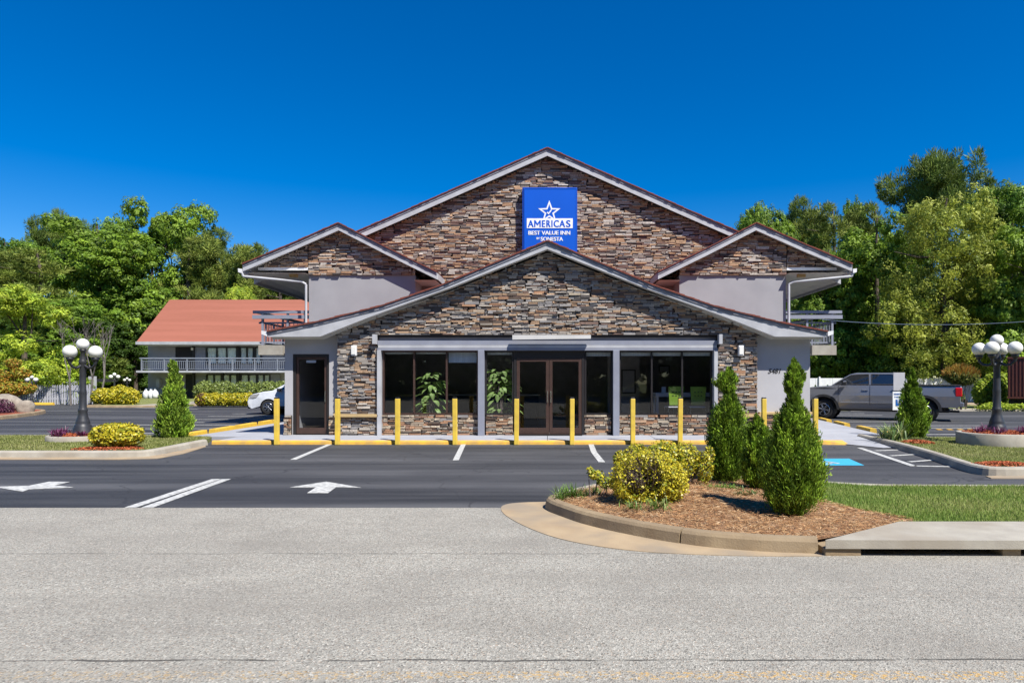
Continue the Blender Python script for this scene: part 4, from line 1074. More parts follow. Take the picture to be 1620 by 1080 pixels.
# ---- verges beyond the lots
def bank(name, pts, mat='lawn', z=.10):
    sheet(name, pts, z, M[mat], th=.2)
bank('verge', [(-80,42.6),(-40,46.4),(-34.5,46.4),(-28.4,46),(-27.6,41.0),(-23.2,40.7),(-22.4,43.5),(-20,44.5),(-11,44.5),(-11,57),(-80,57)])
curb('kerb', [(-11,44.3),(-20,44.3),(-22.5,43.3),(-23.2,40.5),(-27.8,40.8),(-28.6,45.8)][::-1], .2, .13, M['tanconcrete'])
MB().prism([(-25.0,40.9),(-22.7,41.0),(-21.6,57),(-25.5,57)], .10, .12, 'z').build('path', M['concrete'], kind='structure')
bank('verge', [(16.1,36.2),(60,34.9),(60,62),(9,62),(9,40)])
curb('kerb', [(60,34.6),(16,36)][::-1], .2, .13, M['concrete'])
MB().prism([(26,42),(70,41),(70,46),(26,47)], .09, .125, 'z').build('side_street', M['pan'], kind='structure')
# far left bed with boulder
flb = smooth_poly([(-40,24),(-23.4,24.2),(-22.3,26.5),(-22.6,28.6),(-23.4,31.0),(-24.4,33.2),(-25.4,34.6),(-27,35.4),(-40,36)], 2)
curb('kerb', flb, .2, .16, M['tanconcrete'])
MB().prism(offset(flb, .15), .0, .14, 'z').build('mulch_bed', M['redmulch'], kind='structure')
def boulder(x, y, r, sc, seed, label):
    mb = MB().sphere((x,y,r*sc[2]*.6),r,14,10,0,sc); rr = random.Random(seed)
    for i,(a,b_,c) in enumerate(mb.v): mb.v[i] = (a+.14*r*math.sin(b_*4+c*5+seed)+rr.uniform(-.04,.04)*r, b_+.12*r*math.sin(a*5+seed), c+.12*r*math.sin(a*3.1+b_*2.3))
    tag(mb.build('boulder', M['boulder']), label, 'boulder')
boulder(-24.35,31.9,.42,(.75,.8,1.1),2,'tall tan boulder at the tip of the far left planting bed')
boulder(-26.6,33.4,.75,(1.5,.9,.75),5,'flat pale boulder behind the purple shrub at the far left')

# ================================================================== LAMPS
def globe_lamp(name, loc, s, rz, label, group='globe lamps of the car park'):
    t = thing(name, loc, label, 'street lamp', group, rz)
    B = lambda mb, n, m, p=t, **k: mb.build(n, m, p, world=False, **k)
    post = B(MB().lathe([(0,0),(.24,0),(.24,.05),(.225,.07),(.225,.30),(.20,.34),(.20,.37),(.165,.40),(.17,.44),(.155,.50),(.12,.60),(.10,.72),(.115,.76),(.105,.80),(.09,.83),(.085,1.2),(.09,1.24),(.08,1.28),(.072,1.95),(.085,1.98),(.10,2.02),(.085,2.06),(.075,2.10),(.075,2.16)], 20), 'post', M['lamp_iron'])
    B(MB().lathe([(.055,2.16),(.05,2.28),(.085,2.31),(.085,2.35),(.0,2.35)], 14), 'fitter', M['lamp_iron'])
    B(MB().sphere((0,0,2.48),.148,20,14), 'globe', M['globe'])
    for k in range(4):
        a = k*PI/2; c, sn = math.cos(a), math.sin(a)
        pts = [(.07,1.92),(.18,1.86),(.30,1.88),(.38,1.96),(.40,2.04)]
        arm = MB().path([(c*r, sn*r, z) for r, z in pts], [.035,.03,.03,.032,.04], 8)
        arm = B(arm, 'arm', M['lamp_iron'])
        B(MB().lathe([(.0,2.02),(.05,2.03),(.085,2.08),(.09,2.13),(0,2.13)], 14, (c*.385,sn*.385,0)), 'fitter', M['lamp_iron'], arm)
        B(MB().sphere((c*.385,sn*.385,2.275),.164,20,14), 'globe', M['globe'], arm)
    t.scale = (s, s, s)
    return t
L1 = globe_lamp('street_lamp', ((131-CX)/F*17.15, 17.15, .12), .965, .12, 'black five globe lamp post in the round planter on the left island')
L2 = globe_lamp('street_lamp', ((1577-CX)/F*16.0, 16.0, .20), .945, .68, 'black five globe lamp post in the round planter on the right island')
L1.rotation_euler = (0,0,-.19); L2.rotation_euler = (0,0,-.84)
for px, py, Y, lb in ((50,594,40.0,'far globe lamp in front of the orange maple at the left edge'),(181,590,50,'far globe lamp above the yellow bushes beside the path'),(201,597,62,'farthest, smallest globe lamp left of the motel wing')):
    c = copy_tree(L1); z = H+(CY-py)/F*Y; s = (z)/2.6; c.location = ((px-CX)/F*Y, Y, 0); c.scale = (s,s,s); c['label'] = lb

def planter(x, y, r, h, label):
    t = thing('round_planter', (x, y, .1), label, 'planter')
    mb = MB().lathe([(r,0),(r,h-.02),(r-.02,h),(r-.10,h),(r-.11,h-.02),(r-.11,0.02)], 40).build('rim', M['concrete'], t, world=False)
    MB().lathe([(r-.105,h-.06),(r*.6,h-.01),(0.01,h+.05)], 30).build('mulch_fill', M['redmulch'], t, world=False)
    return t
planter((131-CX)/F*17.15, 17.1, .74, .15, 'low round concrete planter under the left globe lamp')
planter((1577-CX)/F*16.0, 15.95, .86, .30, 'taller round concrete planter under the right globe lamp')
chips('red_mulch', (1577-CX)/F*16.0, 15.95, .72, .72, 3500, .39, 7, 'red mulch heaped in the right round planter', mound=.04)
chips('red_mulch', (131-CX)/F*17.15, 17.1, .60, .60, 2500, .24, 8, 'red mulch heaped in the left round planter', mound=.04)

# ================================================================== SIGN, TRAILER, WIRE
X = (1421-CX)/F*18.6
ps = thing('parking_sign', (X, 18.55, .1), 'white and blue accessible parking sign half hidden by the cone shrub', 'sign')
MB().tube((X,18.6,.1),(X,18.6,1.82),.025,.025,8).build('post', M['alloy'], ps)
MB().box(X-.15,X+.16,18.56,18.57,1.33,1.82).build('plate', M['greyfence'], ps, bevel=.004, label='blank grey upper plate')
o = MB().box(X-.17,X+.16,18.56,18.57,.80,1.30).build('plate', M['signwhite'], ps, bevel=.004, label='white reserved parking plate')
bl = nmat('sign blue ink', (0.02,0.12,0.42), rough=.4)
text('RESERVED', .062, X-.005, 1.215, 18.556, bl, ps, 'lettering', bold=.001, width=.27, ext=.001)
text('PARKING', .062, X-.005, 1.135, 18.556, bl, ps, 'lettering', bold=.001, width=.24, ext=.001)
MB().box(X-.09,X+.08,18.552,18.559,.92,1.09).build('symbol_panel', bl, ps)
mb = MB().prism([(X-.03+.018*math.cos(t),1.065+.018*math.sin(t)) for t in [2*PI*i/10 for i in range(10)]][::1], 18.548, 18.552, 'y')
mb.prism([(X-.04,1.04),(X-.022,1.04),(X-.018,1.005),(X+.03,1.005),(X+.05,.955),(X+.035,.95),(X+.018,.99),(X-.036,.99)][::1], 18.548, 18.552, 'y')
mb.build('wheelchair_symbol', M['signwhite'], ps)

Xa = (1594-CX)/F*36.2
tr = thing('cargo_trailer', (Xa, 36.2, 0), 'brown ribbed cargo trailer standing at the right edge beyond the lamp', 'trailer', rz=-.62)
MB().box(Xa,Xa+7,36.2,38.7,.70,2.82).build('body', M['rust'], tr)
rib = MB().box(-.035,.035,-.045,0,0,2.0).mesh('rib', M['rust'])
for k in range(44): o = link('rib', rib, tr); o.location = (.08+k*.16, 0, .76)
MB().box(Xa-.02,Xa+7,36.13,36.26,2.76,2.86).build('top_rail', M['rust'], tr)
MB().box(Xa-.02,Xa+7,36.13,36.26,.66,.75).build('bottom_rail', M['rust'], tr)
MB().box(Xa+.05,Xa+7,36.5,38.4,.45,.70).build('chassis', M['black'], tr); MB().box(Xa+.05,Xa+7,37.2,37.3,.05,.45).build('side_skirt', M['black'], tr)
for x in (Xa+.45,Xa+1.35): MB().lathe([(0,.04),(.16,.03),(.19,0),(.38,.0),(.42,.05),(.42,.26),(.38,.3),(0,.3)], 20, (x,36.4,.42), axis='y').build('wheel', M['tyre'], tr)
wr = []
for i in range(25):
    q = i/24; px = 1300+(1700-1300)*q; py = 505.5+40*q*(1-q)*1.0-4*q
    wr.append(P(px, py, 27+q*10))
tag(MB().path(wr, [.013]*25, 6).build('utility_wire', nmat('cable', (.10,.13,.18), rough=.5)), 'thin sagging utility wire crossing before the right hand trees', 'wire')

# ================================================================== VEHICLES
def wheel(parent, x, y, r, wd, side, spokes=6, mats=('tyre','alloy')):
    t = MB().lathe([(r*.62,-.0),(r*.9,-.005),(r,.03),(r,wd-.03),(r*.9,wd),(r*.62,wd),(r*.62,0)], 28, (x, y-(wd if side > 0 else 0), r), axis='y').build('wheel', M['tyre'], parent, world=False)
    yo = y if side > 0 else y
    q = -1 if side > 0 else 1       # outward is +y for side>0
    rm = MB().lathe([(r*.63,0),(r*.60,.02),(r*.60,.10),(0,.11)][::(1 if q > 0 else 1)], 24, (x, y-(0 if q > 0 else 0), r), axis='y')
    if q < 0: rm.v = [(a, 2*y-b_, c) for a, b_, c in rm.v]; rm.f = [f[::-1] for f in rm.f]
    rm.build('rim_barrel', M['black'], t, world=False)
    sp = MB()
    for k in range(spokes):
        a = 2*PI*k/spokes+.2
        for dd in (-.13, .13):
            p0 = (x+math.cos(a)*r*.1, y+q*.02, r+math.sin(a)*r*.1); p1 = (x+math.cos(a+dd)*r*.60, y+q*.01, r+math.sin(a+dd)*r*.60)
            sp.tube(p0, p1, r*.05, r*.038, 6)
    sp.lathe([(r*.57,-.01),(r*.63,-.012),(r*.63,.015),(r*.57,.015)], 28, (x, y, r), axis='y')
    sp.sphere((x, y+q*.01, r), r*.11, 10, 8, 0, (1,.5,1))
    sp.build('rim', M[mats[1]], t, world=False)
    return t
def arch(cx_, cz, r, a0, a1, n=10): return [(cx_+r*math.cos(a0+(a1-a0)*i/n), cz+r*math.sin(a0+(a1-a0)*i/n)) for i in range(n+1)]
def side_body(prof, hw, tuck_lo, tuck_hi, zlo, zmid, zhi):
    """outline in x,z swept across the width with barrelled flanks"""
    st = []
    for f in (-1, -.985, -.93, .93, .985, 1): st.append(f)
    mb = MB(); n = len(prof); vv = []
    for f in st:
        e = 0 if abs(f) == 1 else (.025 if abs(f) > .95 else .055)
        cxp = sum(p[0] for p in prof)/n
        for x, z in prof:
            k = 1
            if z > zmid: k = 1-tuck_hi*(z-zmid)/(zhi-zmid)
            else: k = 1-tuck_lo*(zmid-z)/(zmid-zlo)
            s_in = (.03 if abs(f) == 1 else (.008 if abs(f) > .95 else 0))
            xx = x-(s_in if x > cxp+1 else (-s_in if x < cxp-1 else 0))
            zz = z-(s_in if z > zmid+.25 else 0)
            vv.append((xx, f*hw*k, zz))
    fs = [tuple(range(n))[::-1], tuple(range(5*n, 6*n))]
    for i in range(5):
        for j in range(n): fs.append((i*n+j, i*n+(j+1) % n, (i+1)*n+(j+1) % n, (i+1)*n+j))
    mb.add(vv, fs[:2], 0); mb.add(vv, fs[2:], 0, None, False)
    return mb
def flat(pts3, off=None):  # polygon
    return MB().add(pts3, [tuple(range(len(pts3)))])

def pickup():
    t = thing('pickup_truck', (0,0,0), 'dark grey crew cab pickup truck parked beside the right walkway', 'pickup truck')
    B = lambda mb, n, m, p=t, **k: mb.build(n, M[m], p, world=False, **k)
    fa, ra, wr_ = 1.95, -1.75, .405
    prof = [(2.72,.50),(2.86,.58),(2.90,.80),(2.90,1.02),(2.84,1.20),(2.70,1.30),(2.2,1.36),(1.62,1.40),(1.50,1.42),(-.95,1.42),(-1.02,1.38),(-2.6,1.40),(-2.98,1.42),(-3.02,1.36),(-2.99,.98),(-3.00,.66),(-2.90,.55)]
    prof += [(ra-.60,.56)] + arch(ra,.42,.535,PI-.1,.1,12) + [(ra+.60,.50),(fa-.62,.46)] + arch(fa,.42,.535,PI-.1,.1,12) + [(fa+.58,.50)]
    B(side_body(prof[::-1], .985, .05, .07, .45, 1.05, 1.42), 'body', 'truckpaint', bevel=.012)
    # tub cut: dark bed floor slab
    B(MB().box(-2.9,-1.05,-.80,.80,1.36,1.405), 'bed_liner', 'blackplastic')
    B(MB().box(-3.01,-1.04,-.95,-.86,1.40,1.44).box(-3.01,-1.04,.86,.95,1.40,1.44), 'bed_rail_cap', 'blackplastic', bevel=.01)
    # cab
    cw0, cw1 = .92, .77
    def ring(s0, s1, z): pass
    base = [(1.66,1.40),(.95,1.86),(.70,1.925),(-.70,1.915),(-.88,1.86),(-1.00,1.42)]
    vv = []
    for sgn in (-1, 1):
        for x, z in base: k = (z-1.40)/(1.93-1.40); vv.append((x, sgn*(cw0+(cw1-cw0)*k), z))
    n = 6
    cabm = MB().add(vv, [tuple(range(n))[::1], tuple(range(n, 2*n))[::-1]] + [(i, n+i, n+(i+1) % n, (i+1) % n) for i in range(n)])
    cab = B(cabm, 'cab', 'truckpaint', bevel=.03)
    for s in (-1, 1):
        def sd(x, z, o=.006): k = (z-1.40)/(.53); return (x, s*(cw0+(cw1-cw0)*k+o), z)
        for nm, q in (('side_window', [(1.50,1.455),(.90,1.83),(.24,1.86),(.22,1.455)]), ('side_window', [(.12,1.455),(.13,1.86),(-.62,1.85),(-.82,1.74),(-.87,1.455)])):
            pts = [sd(x, z) for x, z in q]
            MB().add(pts, [tuple(range(len(pts)))]).build(nm, M['carblack'], cab, world=False)
            fr = MB()
            for a, b_ in zip(q, q[1:]+q[:1]): fr.tube(sd(*a, .004), sd(*b_, .004), .014, .014, 6)
            fr.build('window_trim', M['blackplastic'], cab, world=False)
        for x in (.18,-.93,1.37): B(MB().path([(x,s*.955,.60),(x,s*.984,1.05),(x,s*.918,1.405)],[.007]*3,4), 'door_seam', 'black')
        B(MB().box(.20,1.30,min(s*.965,s*.995),max(s*.965,s*.995),.69,.735).box(-.85,.18,min(s*.965,s*.995),max(s*.965,s*.995),.69,.73), 'door_moulding', 'alloy', bevel=.008)
        for x in (.36, -.72): B(MB().box(x-.12,x+.12,min(s*.93,s*.985),max(s*.93,s*.985),1.20,1.235), 'door_handle', 'chrome', bevel=.012)
        B(MB().box(1.05,1.25,min(s*.95,s*1.22),max(s*.95,s*1.22),1.42,1.47).box(1.03,1.19,min(s*1.04,s*1.27),max(s*1.04,s*1.27),1.43,1.60), 'mirror', 'blackplastic', bevel=.03)
        B(MB().box(1.04,1.18,min(s*1.045,s*1.275),max(s*1.045,s*1.275),1.52,1.61), 'mirror_cap', 'alloy', bevel=.03)
        for cx_ in (fa, ra):
            fl = MB(); outer, inner = arch(cx_,.42,.615,PI+.02,-.02,16), arch(cx_,.42,.52,PI+.02,-.02,16)
            fl.prism((outer+inner[::-1]), min(s*.955,s*1.005), max(s*.955,s*1.005), 'y'); B(fl, 'fender_flare', 'blackplastic', bevel=.01)
            B(MB().lathe([(.0,0),(.52,0),(.52,.2),(0,.2)], 20, (cx_, (.70 if s > 0 else -.90), .44), axis='y'), 'wheel_well', 'black')
            wheel(t, cx_, s*.955, wr_, .27, s, 6)
        B(MB().box(-3.035,-2.80,min(s*.90,s*.985),max(s*.90,s*.985),.98,1.33), 'tail_light', 'redlens', bevel=.03)
        B(MB().box(2.62,2.87,min(s*.72,s*.955),max(s*.72,s*.955),1.04,1.20), 'headlight', 'clearlens', bevel=.03)
        B(MB().box(-.9,1.3,min(s*.86,s*.97),max(s*.86,s*.97),.40,.47), 'side_step', 'blackplastic', bevel=.015)
        B(MB().path([(2.45,s*.93,1.27),(1.9,s*.945,1.31),(1.45,s*.94,1.28)],[.006,.012,.004],6), 'fender_crease', 'black')
    B(flat([(1.60,-.86,1.445),(1.60,.86,1.445),(.96,.74,1.865),(.96,-.74,1.865)]), 'windscreen', 'carblack')
    B(flat([(-1.003,.80,1.47),(-1.003,-.80,1.47),(-.885,-.72,1.84),(-.885,.72,1.84)]), 'rear_window', 'carblack')
    B(MB().box(2.86,2.925,-.62,.62,.72,1.16), 'grille', 'blackplastic', bevel=.02)
    B(MB().box(-3.10,-2.94,-.96,.96,.58,.76), 'rear_bumper', 'truckpaint', bevel=.03); B(MB().box(2.80,2.97,-.93,.93,.50,.68), 'front_bumper', 'truckpaint', bevel=.04)
    B(MB().box(-2.6,2.5,-.7,.7,.35,.52), 'chassis', 'black'); B(MB().tube((-2.5,.75,.42),(-2.95,.80,.40),.045,.045,8), 'exhaust_tip', 'black')
    B(MB().prism([(-.55,1.915),(-.70,1.915),(-.66,1.975)], -.02, .02, 'y'), 'roof_aerial', 'black')
    return t
M['carblack'] = nmat('tinted car glass', (0.012,0.016,0.022), rough=.04, spec=.9, coat=1)
tk = pickup()
fh, rh = Vector(((1307-CX)/F*28.6, 28.6)), Vector(((1457-CX)/F*26.9, 26.9))
d = (fh-rh).normalized(); ang = math.atan2(d.y, d.x); mid = (fh+rh)/2
# wheels facing the camera are on the vehicle's left (+y local after rotation ~ 145 deg)
nrm = Vector((-d.y, d.x)); ctr = mid + (nrm*-.95 if nrm.y < 0 else nrm*.95)*(1 if nrm.y > 0 else 1)
ctr = mid + Vector((abs(nrm.x), abs(nrm.y)))*.95 - d*.10
tk.location = (ctr.x, ctr.y, 0); tk.rotation_euler = (0, 0, ang)

def suv():
    t = thing('parked_car', (0,0,0), 'white SUV parked nose out behind the left corner of the lobby', 'car')
    B = lambda mb, n, m, p=t, **k: mb.build(n, M[m], p, world=False, **k)
    fa, ra = 1.45, -1.45
    prof = [(2.25,.28),(2.40,.38),(2.43,.60),(2.36,.82),(2.20,.96),(1.7,1.08),(1.15,1.14),(-2.2,1.16),(-2.34,1.0),(-2.40,.6),(-2.3,.30),(ra-.45,.28)]
    prof += arch(ra,.34,.41,PI-.15,.15,10)+arch(fa,.34,.41,PI-.15,.15,10)
    B(side_body(prof[::-1], .93, .04, .06, .28, .7, 1.16), 'body', 'suvpaint', bevel=.02)
    base = [(1.30,1.11),(.42,1.60),(.1,1.68),(-1.6,1.66),(-2.0,1.56),(-2.26,1.12)]
    vv = []
    for sgn in (-1, 1):
        for x, z in base: k = (z-1.1)/.6; vv.append((x, sgn*(.88-.16*k), z))
    n = 6; cab = B(MB().add(vv, [tuple(range(n)), tuple(range(n, 2*n))[::-1]] + [(i, n+i, n+(i+1) % n, (i+1) % n) for i in range(n)]), 'cab', 'suvpaint', bevel=.04)
    for s in (-1, 1):
        sd = lambda x, z, o=.006: (x, s*(.88-.16*(z-1.1)/.6+o), z)
        for q in ([(.98,1.17),(.36,1.52),(-.05,1.56),(-.05,1.17)], [(-.12,1.17),(-.12,1.56),(-1.0,1.56),(-1.05,1.17)], [(-1.12,1.17),(-1.08,1.56),(-1.6,1.53),(-2.0,1.2)]):
            MB().add([sd(*p) for p in q], [(0,1,2,3)]).build('side_window', M['carblack'], cab, world=False)
        for cx_ in (fa, ra):
            wheel(t, cx_, s*.90, .345, .22, s, 7)
            B(MB().lathe([(.0,0),(.40,0),(.40,.2),(0,.2)], 20, (cx_, (.64 if s > 0 else -.84), .35), axis='y'), 'wheel_well', 'black')
        B(MB().prism([(2.34,.76),(2.25,.93),(1.85,1.0),(2.0,.80)], min(s*.74,s*.925), max(s*.74,s*.925), 'y'), 'headlight', 'clearlens', bevel=.02)
        B(MB().box(.80,.98,min(s*.9,s*1.08),max(s*.9,s*1.08),1.10,1.24), 'mirror', 'blackplastic', bevel=.03)
        B(MB().box(-1.0,1.0,min(s*.9,s*.945),max(s*.9,s*.945),.28,.36), 'sill', 'blackplastic', bevel=.01)
        B(MB().tube((.45,s*.925,.4),(.5,s*.90,1.12),.005,.005,4).tube((-.55,s*.925,.4),(-.55,s*.90,1.12),.005,.005,4), 'door_seam', 'black')
        B(MB().tube((-1.6,s*.66,1.70),(.1,s*.66,1.71),.018,.018,6), 'roof_rail', 'alloy')
    B(flat([(1.24,-.80,1.15),(1.24,.80,1.15),(.47,.70,1.585),(.47,-.70,1.585)]), 'windscreen', 'carblack')
    B(MB().box(2.36,2.45,-.5,.5,.62,.80), 'grille', 'black', bevel=.01); B(MB().box(2.2,2.44,-.86,.86,.28,.40), 'front_bumper', 'blackplastic', bevel=.04)
    return t
sv = suv()
Xf = (424-CX)/F*32.3
sv.location = (Xf+1.45, 32.3+.9, 0); sv.rotation_euler = (0, 0, PI)
# ================================================================== VEGETATION
GREEN = {
 'bright': [(0.168,0.263,0.022),(0.220,0.325,0.029),(0.116,0.196,0.018)],
 'mid':    [(0.142,0.241,0.023),(0.197,0.315,0.028),(0.104,0.185,0.020)],
 'deep':   [(0.060,0.115,0.014),(0.085,0.15,0.018),(0.045,0.09,0.012)],  # darkened leaf green stands in for shade under the high canopy
 'olive':  [(0.32,0.36,0.05),(0.40,0.43,0.065),(0.22,0.27,0.04)],
 'yellowgreen': [(0.357,0.461,0.040),(0.471,0.554,0.056),(0.246,0.351,0.033)],
 'pine':   [(0.116,0.174,0.027),(0.157,0.207,0.034),(0.081,0.129,0.022)],
 'pinelight': [(0.180,0.230,0.036),(0.220,0.258,0.045),(0.128,0.174,0.029)],
}
def crown(name, blobs, nclump, rc, nleaf, lsz, pal, seed, mat='leaf', needle=False, up=.35, inner=.45, mid=0.0, squash=.7):
    r = np.random.default_rng(seed)
    B = np.array(blobs, float); area = (B[:,3]*B[:,4]+B[:,4]*B[:,5]+B[:,3]*B[:,5]); k = r.choice(len(B), nclump, p=area/area.sum())
    d = rdirs(nclump, r); q = r.uniform(inner, 1.0, nclump)**.6
    cc = B[k,:3]+d*q[:,None]*B[k,3:6]
    rcv = rc*r.uniform(.6, 1.35, nclump)
    pal = np.array(pal); cb = pal[r.integers(0, len(pal), nclump)]*r.uniform(.75, 1.25, (nclump, 1))
    idx = np.repeat(np.arange(nclump), nleaf); n = len(idx)
    dl = rdirs(n, r); rr = r.uniform(.35, 1.0, n)**.5
    C = cc[idx]+dl*(rr*rcv[idx])[:,None]*np.array([1,1,squash])
    if needle:
        U = unit(dl+np.array([0,0,.5])+r.normal(0,.3,(n,3)))*(lsz[0]*r.uniform(.6,1.2,n))[:,None]
        V = unit(np.cross(U, rdirs(n, r)))*lsz[1]
    else:
        Nn = unit(dl*.7+d[idx]*.5+rdirs(n, r)*.55+np.array([0,0,up])); U, V = tangents(Nn, r)
        s = r.uniform(.6, 1.25, n)[:,None]; U = U*lsz[0]*s; V = V*lsz[1]*s
    c = cb[idx]*r.uniform(.75, 1.25, (n, 1))
    return quads_mesh(name, C, U, V, c, M[mat], mid)
def trunk_mb(h, r0, blobs, seed, lean=0.0, nb=7):
    r = random.Random(seed); mb = MB(); pts = []; n = 7
    for i in range(n+1): q = i/n; pts.append((lean*q*h+r.uniform(-.12,.12)*q, r.uniform(-.12,.12)*q, h*q))
    mb.path(pts, [r0*(1-.8*i/n) for i in range(n+1)], 9)
    for i in range(nb):
        b = r.choice(blobs); k = r.randint(2, n-1); p = pts[k]
        e = (b[0]+r.uniform(-.6,.6)*b[3], b[1]+r.uniform(-.6,.6)*b[4], max(p[2]+.3, b[2]+r.uniform(-.3,.6)*b[5]))
        m_ = tuple((p[j]*.55+e[j]*.45)+(r.uniform(-.2,.2)) for j in range(3))
        rr = r0*(1-.8*k/n)*.5
        mb.path([p, m_, e], [rr, rr*.6, rr*.2], 6)
    return mb
PROTO = {}
def tree_proto(key, blobs, pal, nclump, rc, nleaf, lsz, seed, needle=False, h=None, r0=.28, **kw):
    cm = crown('crown', blobs, nclump, rc, nleaf, lsz, pal, seed, 'needle' if needle else 'leaf', needle, **kw)
    hh = h or max(b[2]+b[5]*.6 for b in blobs)
    tm = trunk_mb(hh, r0, blobs, seed).mesh('trunk', M['bark'])
    PROTO[key] = (cm, tm, max(b[2]+b[5] for b in blobs), max(abs(b[0])+b[3] for b in blobs))
# normalised trees, about 12 m tall
def rblobs(seed, n, R, z0, z1, rmin, rmax, taper=.5, zs=.8):
    r = random.Random(seed); out = []
    for i in range(n):
        q = r.random(); z = z0+(z1-z0)*q; rr = R*(1-taper*q*q)*math.sqrt(r.uniform(.1,1)); a = r.uniform(0,2*PI); s = r.uniform(rmin,rmax)
        out.append((rr*math.cos(a), rr*math.sin(a), z, s, s, s*zs))
    return out
tree_proto('broad', rblobs(1,22,3.6,1.6,10.2,1.2,2.1,.6), GREEN['bright'], 1000, .40, 60, (.105,.06), 21)
tree_proto('broad2', rblobs(2,24,3.4,1.4,10.4,1.1,1.9,.5), GREEN['mid'], 1000, .38, 58, (.105,.055), 22)
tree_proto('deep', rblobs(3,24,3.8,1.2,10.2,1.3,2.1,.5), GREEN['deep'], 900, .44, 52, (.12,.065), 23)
tree_proto('yellow', rblobs(4,20,3.6,1.2,9.8,1.0,1.9,.6), GREEN['yellowgreen'], 900, .38, 58, (.09,.052), 24)
tree_proto('olive', rblobs(5,34,3.0,1.6,10.4,1.1,2.0,.6), GREEN['olive'], 1300, .34, 50, (.085,.036), 25, up=-.1, squash=1.1)
tree_proto('sparse', rblobs(6,16,2.6,6.0,11.0,.7,1.3,.3), GREEN['bright'], 420, .38, 52, (.10,.06), 26, h=10.5)
tree_proto('pine', rblobs(7,20,2.6,4.2,11.3,.9,1.5,.55,.6), GREEN['pine'], 520, .42, 75, (.20,.022), 27, True, h=11.4)
tree_proto('pine2', rblobs(8,24,2.6,1.5,11.0,1.0,1.7,.75,.7), GREEN['pinelight'], 620, .40, 75, (.19,.024), 28, True, h=11.2)
tree_proto('pinetop', rblobs(9,18,3.6,8.2,11.2,.9,1.5,.25,.55), GREEN['pine'], 420, .42, 75, (.18,.022), 29, True, h=11)

def tree(kind, px, ptop, wpx, Y, label, cat='tree', name='tree', group=None, seed=0):
    cm, tm, h0, w0 = PROTO[kind]
    ht = H+(CY-ptop)/F*Y; wm = wpx/F*Y
    t = thing(name, ((px-CX)/F*Y, Y, 0), label, cat, group, random.uniform(0, 2*PI))
    link('crown', cm, t); link('trunk', tm, t)
    sx = 1.32*wm/(2*w0); t.scale = (sx, sx, ht/h0)
    return t
# left wood
TL = [('yellow',38,452,130,47,'low yellow green leafy tree at the left edge of the photo'),
 ('broad',155,345,195,69,'big round bright green tree filling the left behind the lamp'),
 ('pine2',62,392,170,62,'feathery yellowish evergreen between the low tree and the big round one'),
 ('deep',8,372,120,74,'dark green tree at the far left skyline'),
 ('broad2',55,376,110,80,'mid green tree showing small on the skyline left of the flat topped pine'),
 ('pinetop',100,332,90,86,'flat topped thin pine on the left skyline'),
 ('pinetop',128,346,60,88,'smaller flat topped pine right beside the first on the left skyline'),
 ('broad2',178,338,95,82,'green crown rising on the skyline behind the big round tree'),
 ('sparse',242,314,80,84,'tall airy green tree, left one of the skyline pair'),
 ('sparse',292,312,95,84,'tall airy green tree, right one of the skyline pair'),
 ('pine',350,362,90,92,'dark pine on the skyline over the red roof, leftmost'),
 ('pine2',300,372,120,80,'drooping olive pine directly over the left end of the red roof'),
 ('pine2',372,388,110,80,'drooping olive pine over the middle of the red roof'),
 ('pine',410,388,90,86,'darker pine over the middle of the red roof, behind the olive ones'),
 ('pine2',445,402,110,82,'drooping olive pine just left of the lobby wing gable'),
 ('pine',485,410,80,84,'pine partly hidden behind the left wing gable'),
 ('yellow',385,452,55,70,'small bright tree top peeping over the red roof'),
 ('broad2',190,432,120,70,'bushy green tree left of the red roof, low'),
 ('broad2',105,470,120,60,'leafy tree behind the bare dead branches'),
 ('deep',140,500,120,66,'shaded dark tree behind the bare dead branches'),
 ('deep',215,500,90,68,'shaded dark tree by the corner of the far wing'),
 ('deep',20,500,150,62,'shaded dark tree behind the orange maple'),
 ('deep',85,520,120,64,'shaded low tree above the picket fence')]
